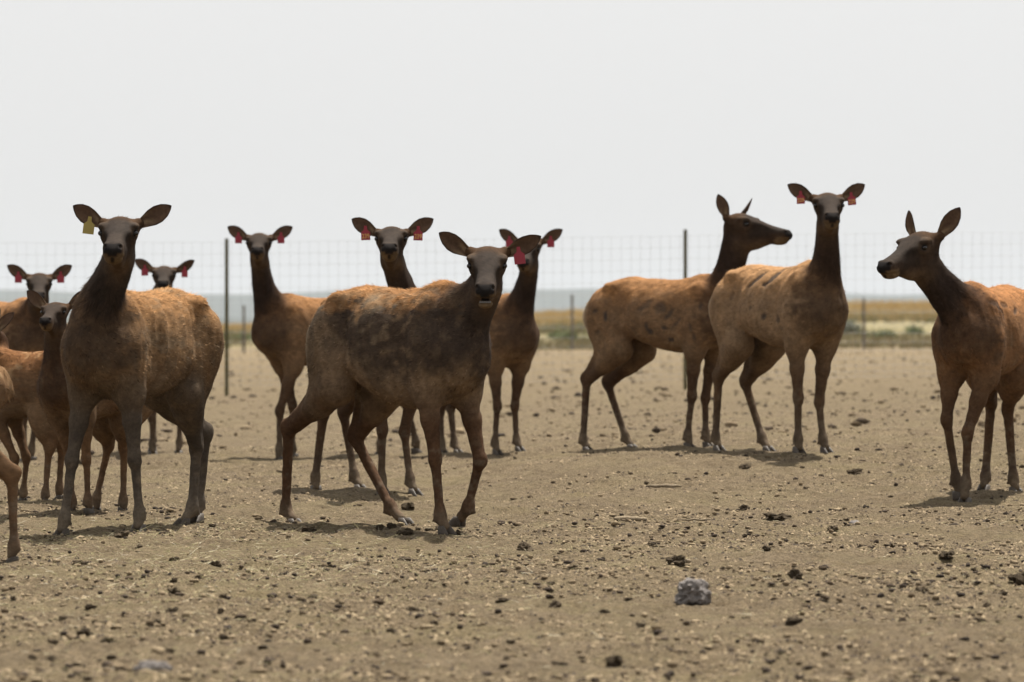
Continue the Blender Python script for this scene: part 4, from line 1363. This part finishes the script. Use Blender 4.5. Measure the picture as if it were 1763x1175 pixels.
def place(name, me, px, py, wpx, label, cat, group=None, zs=1.0, rz=None, sink=0.25, ys=1.0):
    x, y = ground_at(px, py)
    s = wpx*0.5*y/FPX
    o = bpy.data.objects.new(name, me); COL.objects.link(o)
    o.location = (x, y, float(surf(x, y)[0]) + s*0.6*zs*(1 - 2*sink)*0.8)
    o.scale = (s, s*ys, s*zs)
    o.rotation_euler = (0, 0, random.random()*6.28 if rz is None else rz)
    tag(o, label, cat, group)
    return o

SV, SF = lump_mesh(77, 3, 0.55, (1.0, 0.8, 0.78))
for ax_, cut in ((0, 0.70), (1, 0.62)):
    SV[:, ax_] = np.minimum(SV[:, ax_], cut + 0.25*(SV[:, ax_] - cut))
STONE = make_mesh('stone', SV, SF, M['stone'], smooth=False)
place('stone', STONE, 1192, 1038, 78, 'pale grey angular stone lying in the dirt', 'stone', zs=0.92, rz=0.9, sink=0.12)
place('stone', make_mesh('stone', *lump_mesh(78, 3, 0.5, (1.0, 0.8, 0.55)), M['stone']), 262, 1166, 62, 'flat brown-grey stone half buried in blurred foreground dirt', 'stone', sink=0.35, rz=0.2)
place('stone', make_mesh('stone', *lump_mesh(79, 2, 0.5, (1.0, 0.8, 0.8)), M['stone']), 1470, 902, 24, 'small grey stone next to a dark clod', 'stone', sink=0.2)
named = [
    (1335, 892, 50, 'long dark dung lump beside splintered sticks', 0.55), (1285, 864, 30, 'flat dark dung cake behind the black crumbly clod', 0.5), (1284, 882, 20, 'black crumbly clod between two brown dung lumps', 0.9),
    (1470, 812, 30, 'chunky dark brown clod in front of the tall pale elk', 0.8), (1282, 803, 22, 'tan clod in the shadow of the tall pale elk', 1.0), (703, 875, 26, 'rounded dark clod between the legs of the muddy elk', 1.0),
    (902, 945, 30, 'brown clod with a green sprig against it', 0.9), (140, 968, 28, 'near-black clod in the hay in front of the yellow-tagged elk', 0.8), (530, 912, 30, 'black dung lump in the shadow of the muddy elk', 0.7),
    (1058, 1136, 34, 'dark round clod in blurred foreground dirt', 1.0), (1372, 1000, 28, 'pointed dark clod a short way past the pale angular stone', 1.2), (1162, 972, 34, 'dark peaked clod just behind the grey stone', 1.0),
    (1630, 965, 30, 'crumbly dark clod ahead of the shadow of the rusty elk', 0.9), (1755, 1012, 44, 'big brown dung lump next to a flat dung slab', 1.0), (188, 1106, 36, 'wide dark brown clod in soft-focus foreground', 0.6),
    (345, 993, 22, 'dark clod among the loose hay strands', 0.7), (1720, 1022, 26, 'flat brown dung slab beside the big brown dung lump', 0.4), (210, 928, 26, 'earth-brown clod between the hooves of the yellow-tagged elk', 0.9)]
for i, (px, py, w, lab, zs) in enumerate(named):
    me = (SOIL if i in (4, 6, 17) else DUNG)[i % 4]
    place('clod', me, px, py, w, lab, 'clod', zs=zs)
r_ = random.Random(9)
spots = []
while len(spots) < 120:
    py = 790 + 385*r_.random()**0.9; px = r_.uniform(-10, 1773)
    if all(abs(px - a) > 26 or abs(py - b) > 12 for a, b in spots):
        spots.append((px, py))
def zone(px, py):
    if py < 835:
        if px < 430: return 'behind the hooves of the yellow-tagged elk'
        if px < 960: return 'behind the legs of the muddy walking elk'
        if px < 1500: return 'by the feet of the scarred elk and tall pale elk'
        return 'behind the rusty stepping elk'
    if py < 950:
        if px < 430: return 'in the hay by the hooves of the yellow-tagged elk'
        if px < 960: return 'beside the hooves of the muddy walking elk'
        if px < 1450: return 'near the pale board and splintered sticks'
        return 'near the shadow of the rusty stepping elk'
    if py < 1060:
        if px < 600: return 'in the strewn hay of the foreground'
        if px < 1050: return 'on the open dirt ahead of the muddy walking elk'
        if px < 1400: return 'around the pale angular stone'
        return 'on the open dirt ahead of the rusty elk'
    if px < 600: return 'near the half-buried foreground stone'
    if px < 1200: return 'in the blurred dirt around the dark round foreground clod'
    return 'in blurred dirt past the pale angular stone, away from the herd'
for i, (px, py) in enumerate(spots):
    sc_ = (py - 565)/350
    big = r_.random() >= 0.85
    w = (r_.uniform(16, 26) if big else r_.uniform(8, 16))*sc_
    zn = zone(px, py)
    if r_.random() < 0.66:
        place('clod', DUNG[i % 5], px, py, w, ('large' if big else 'small') + ' dark dung lump ' + zn, 'clod', 'dung lumps ' + zn, zs=r_.uniform(0.6, 1.0), sink=0.2)
    else:
        place('clod', SOIL[i % 4], px, py, w, ('large' if big else 'small') + ' sandy earth clod ' + zn, 'clod', 'earth clods ' + zn, zs=r_.uniform(0.6, 1.0), sink=0.25)
# a ragged trail of dung along the shadow of the walking elk
for i in range(16):
    place('clod', DUNG[i % 5], 640 + 9.5*i + r_.uniform(-6, 6), 912 + r_.uniform(-5, 5), r_.uniform(9, 22), 'black dung crumb under the belly of the muddy walking elk', 'clod', 'dung crumbs under the muddy elk', zs=r_.uniform(0.6, 1.0), sink=0.2)

def stick(px, py, lpx, ang, rad, label, cat='stick', seed=0, flat=1.0):
    x, y = ground_at(px, py)
    L = lpx*y/FPX
    r = random.Random(seed)
    n = 7
    pts = []
    for i in range(n):
        t = i/(n-1) - 0.5
        pts.append((math.cos(ang)*L*t, math.sin(ang)*L*t + r.uniform(-0.004, 0.004), r.uniform(-0.003, 0.004) + 0.01))
    V, F = tube(pts, [rad*r.uniform(0.75, 1.1)*(0.6 if i in (0, n-1) else 1) for i in range(n)], 7)
    o = mesh_obj('stick', V, F, M['stick'], smooth=True)
    o.location = (x, y, float(surf(x, y)[0]) + rad*0.5)
    o.scale = (1, 1, flat)
    tag(o, label, cat)
stick(1146, 838, 58, 0.25, 0.012, 'pale weathered stick lying on bare ground before the scarred elk', seed=1)
stick(1086, 890, 56, -0.05, 0.020, 'short flat pale board lying in the dirt', 'board', seed=2, flat=0.8)
stick(1195, 896, 60, 0.10, 0.006, 'longest bleached splinter of the stick pile by the long dung lump', seed=3)
stick(1205, 893, 48, -0.12, 0.005, 'thin bleached splinter crossing the longest one', seed=4)
stick(1182, 899, 36, 0.3, 0.005, 'short bleached splinter at the end of the stick pile', seed=5)
stick(1395, 941, 12, 0.6, 0.006, 'tiny white splinter standing out on brown dirt', seed=6)
stick(1182, 972, 16, -0.5, 0.010, 'short white stick touching the peaked clod behind the stone', seed=7)
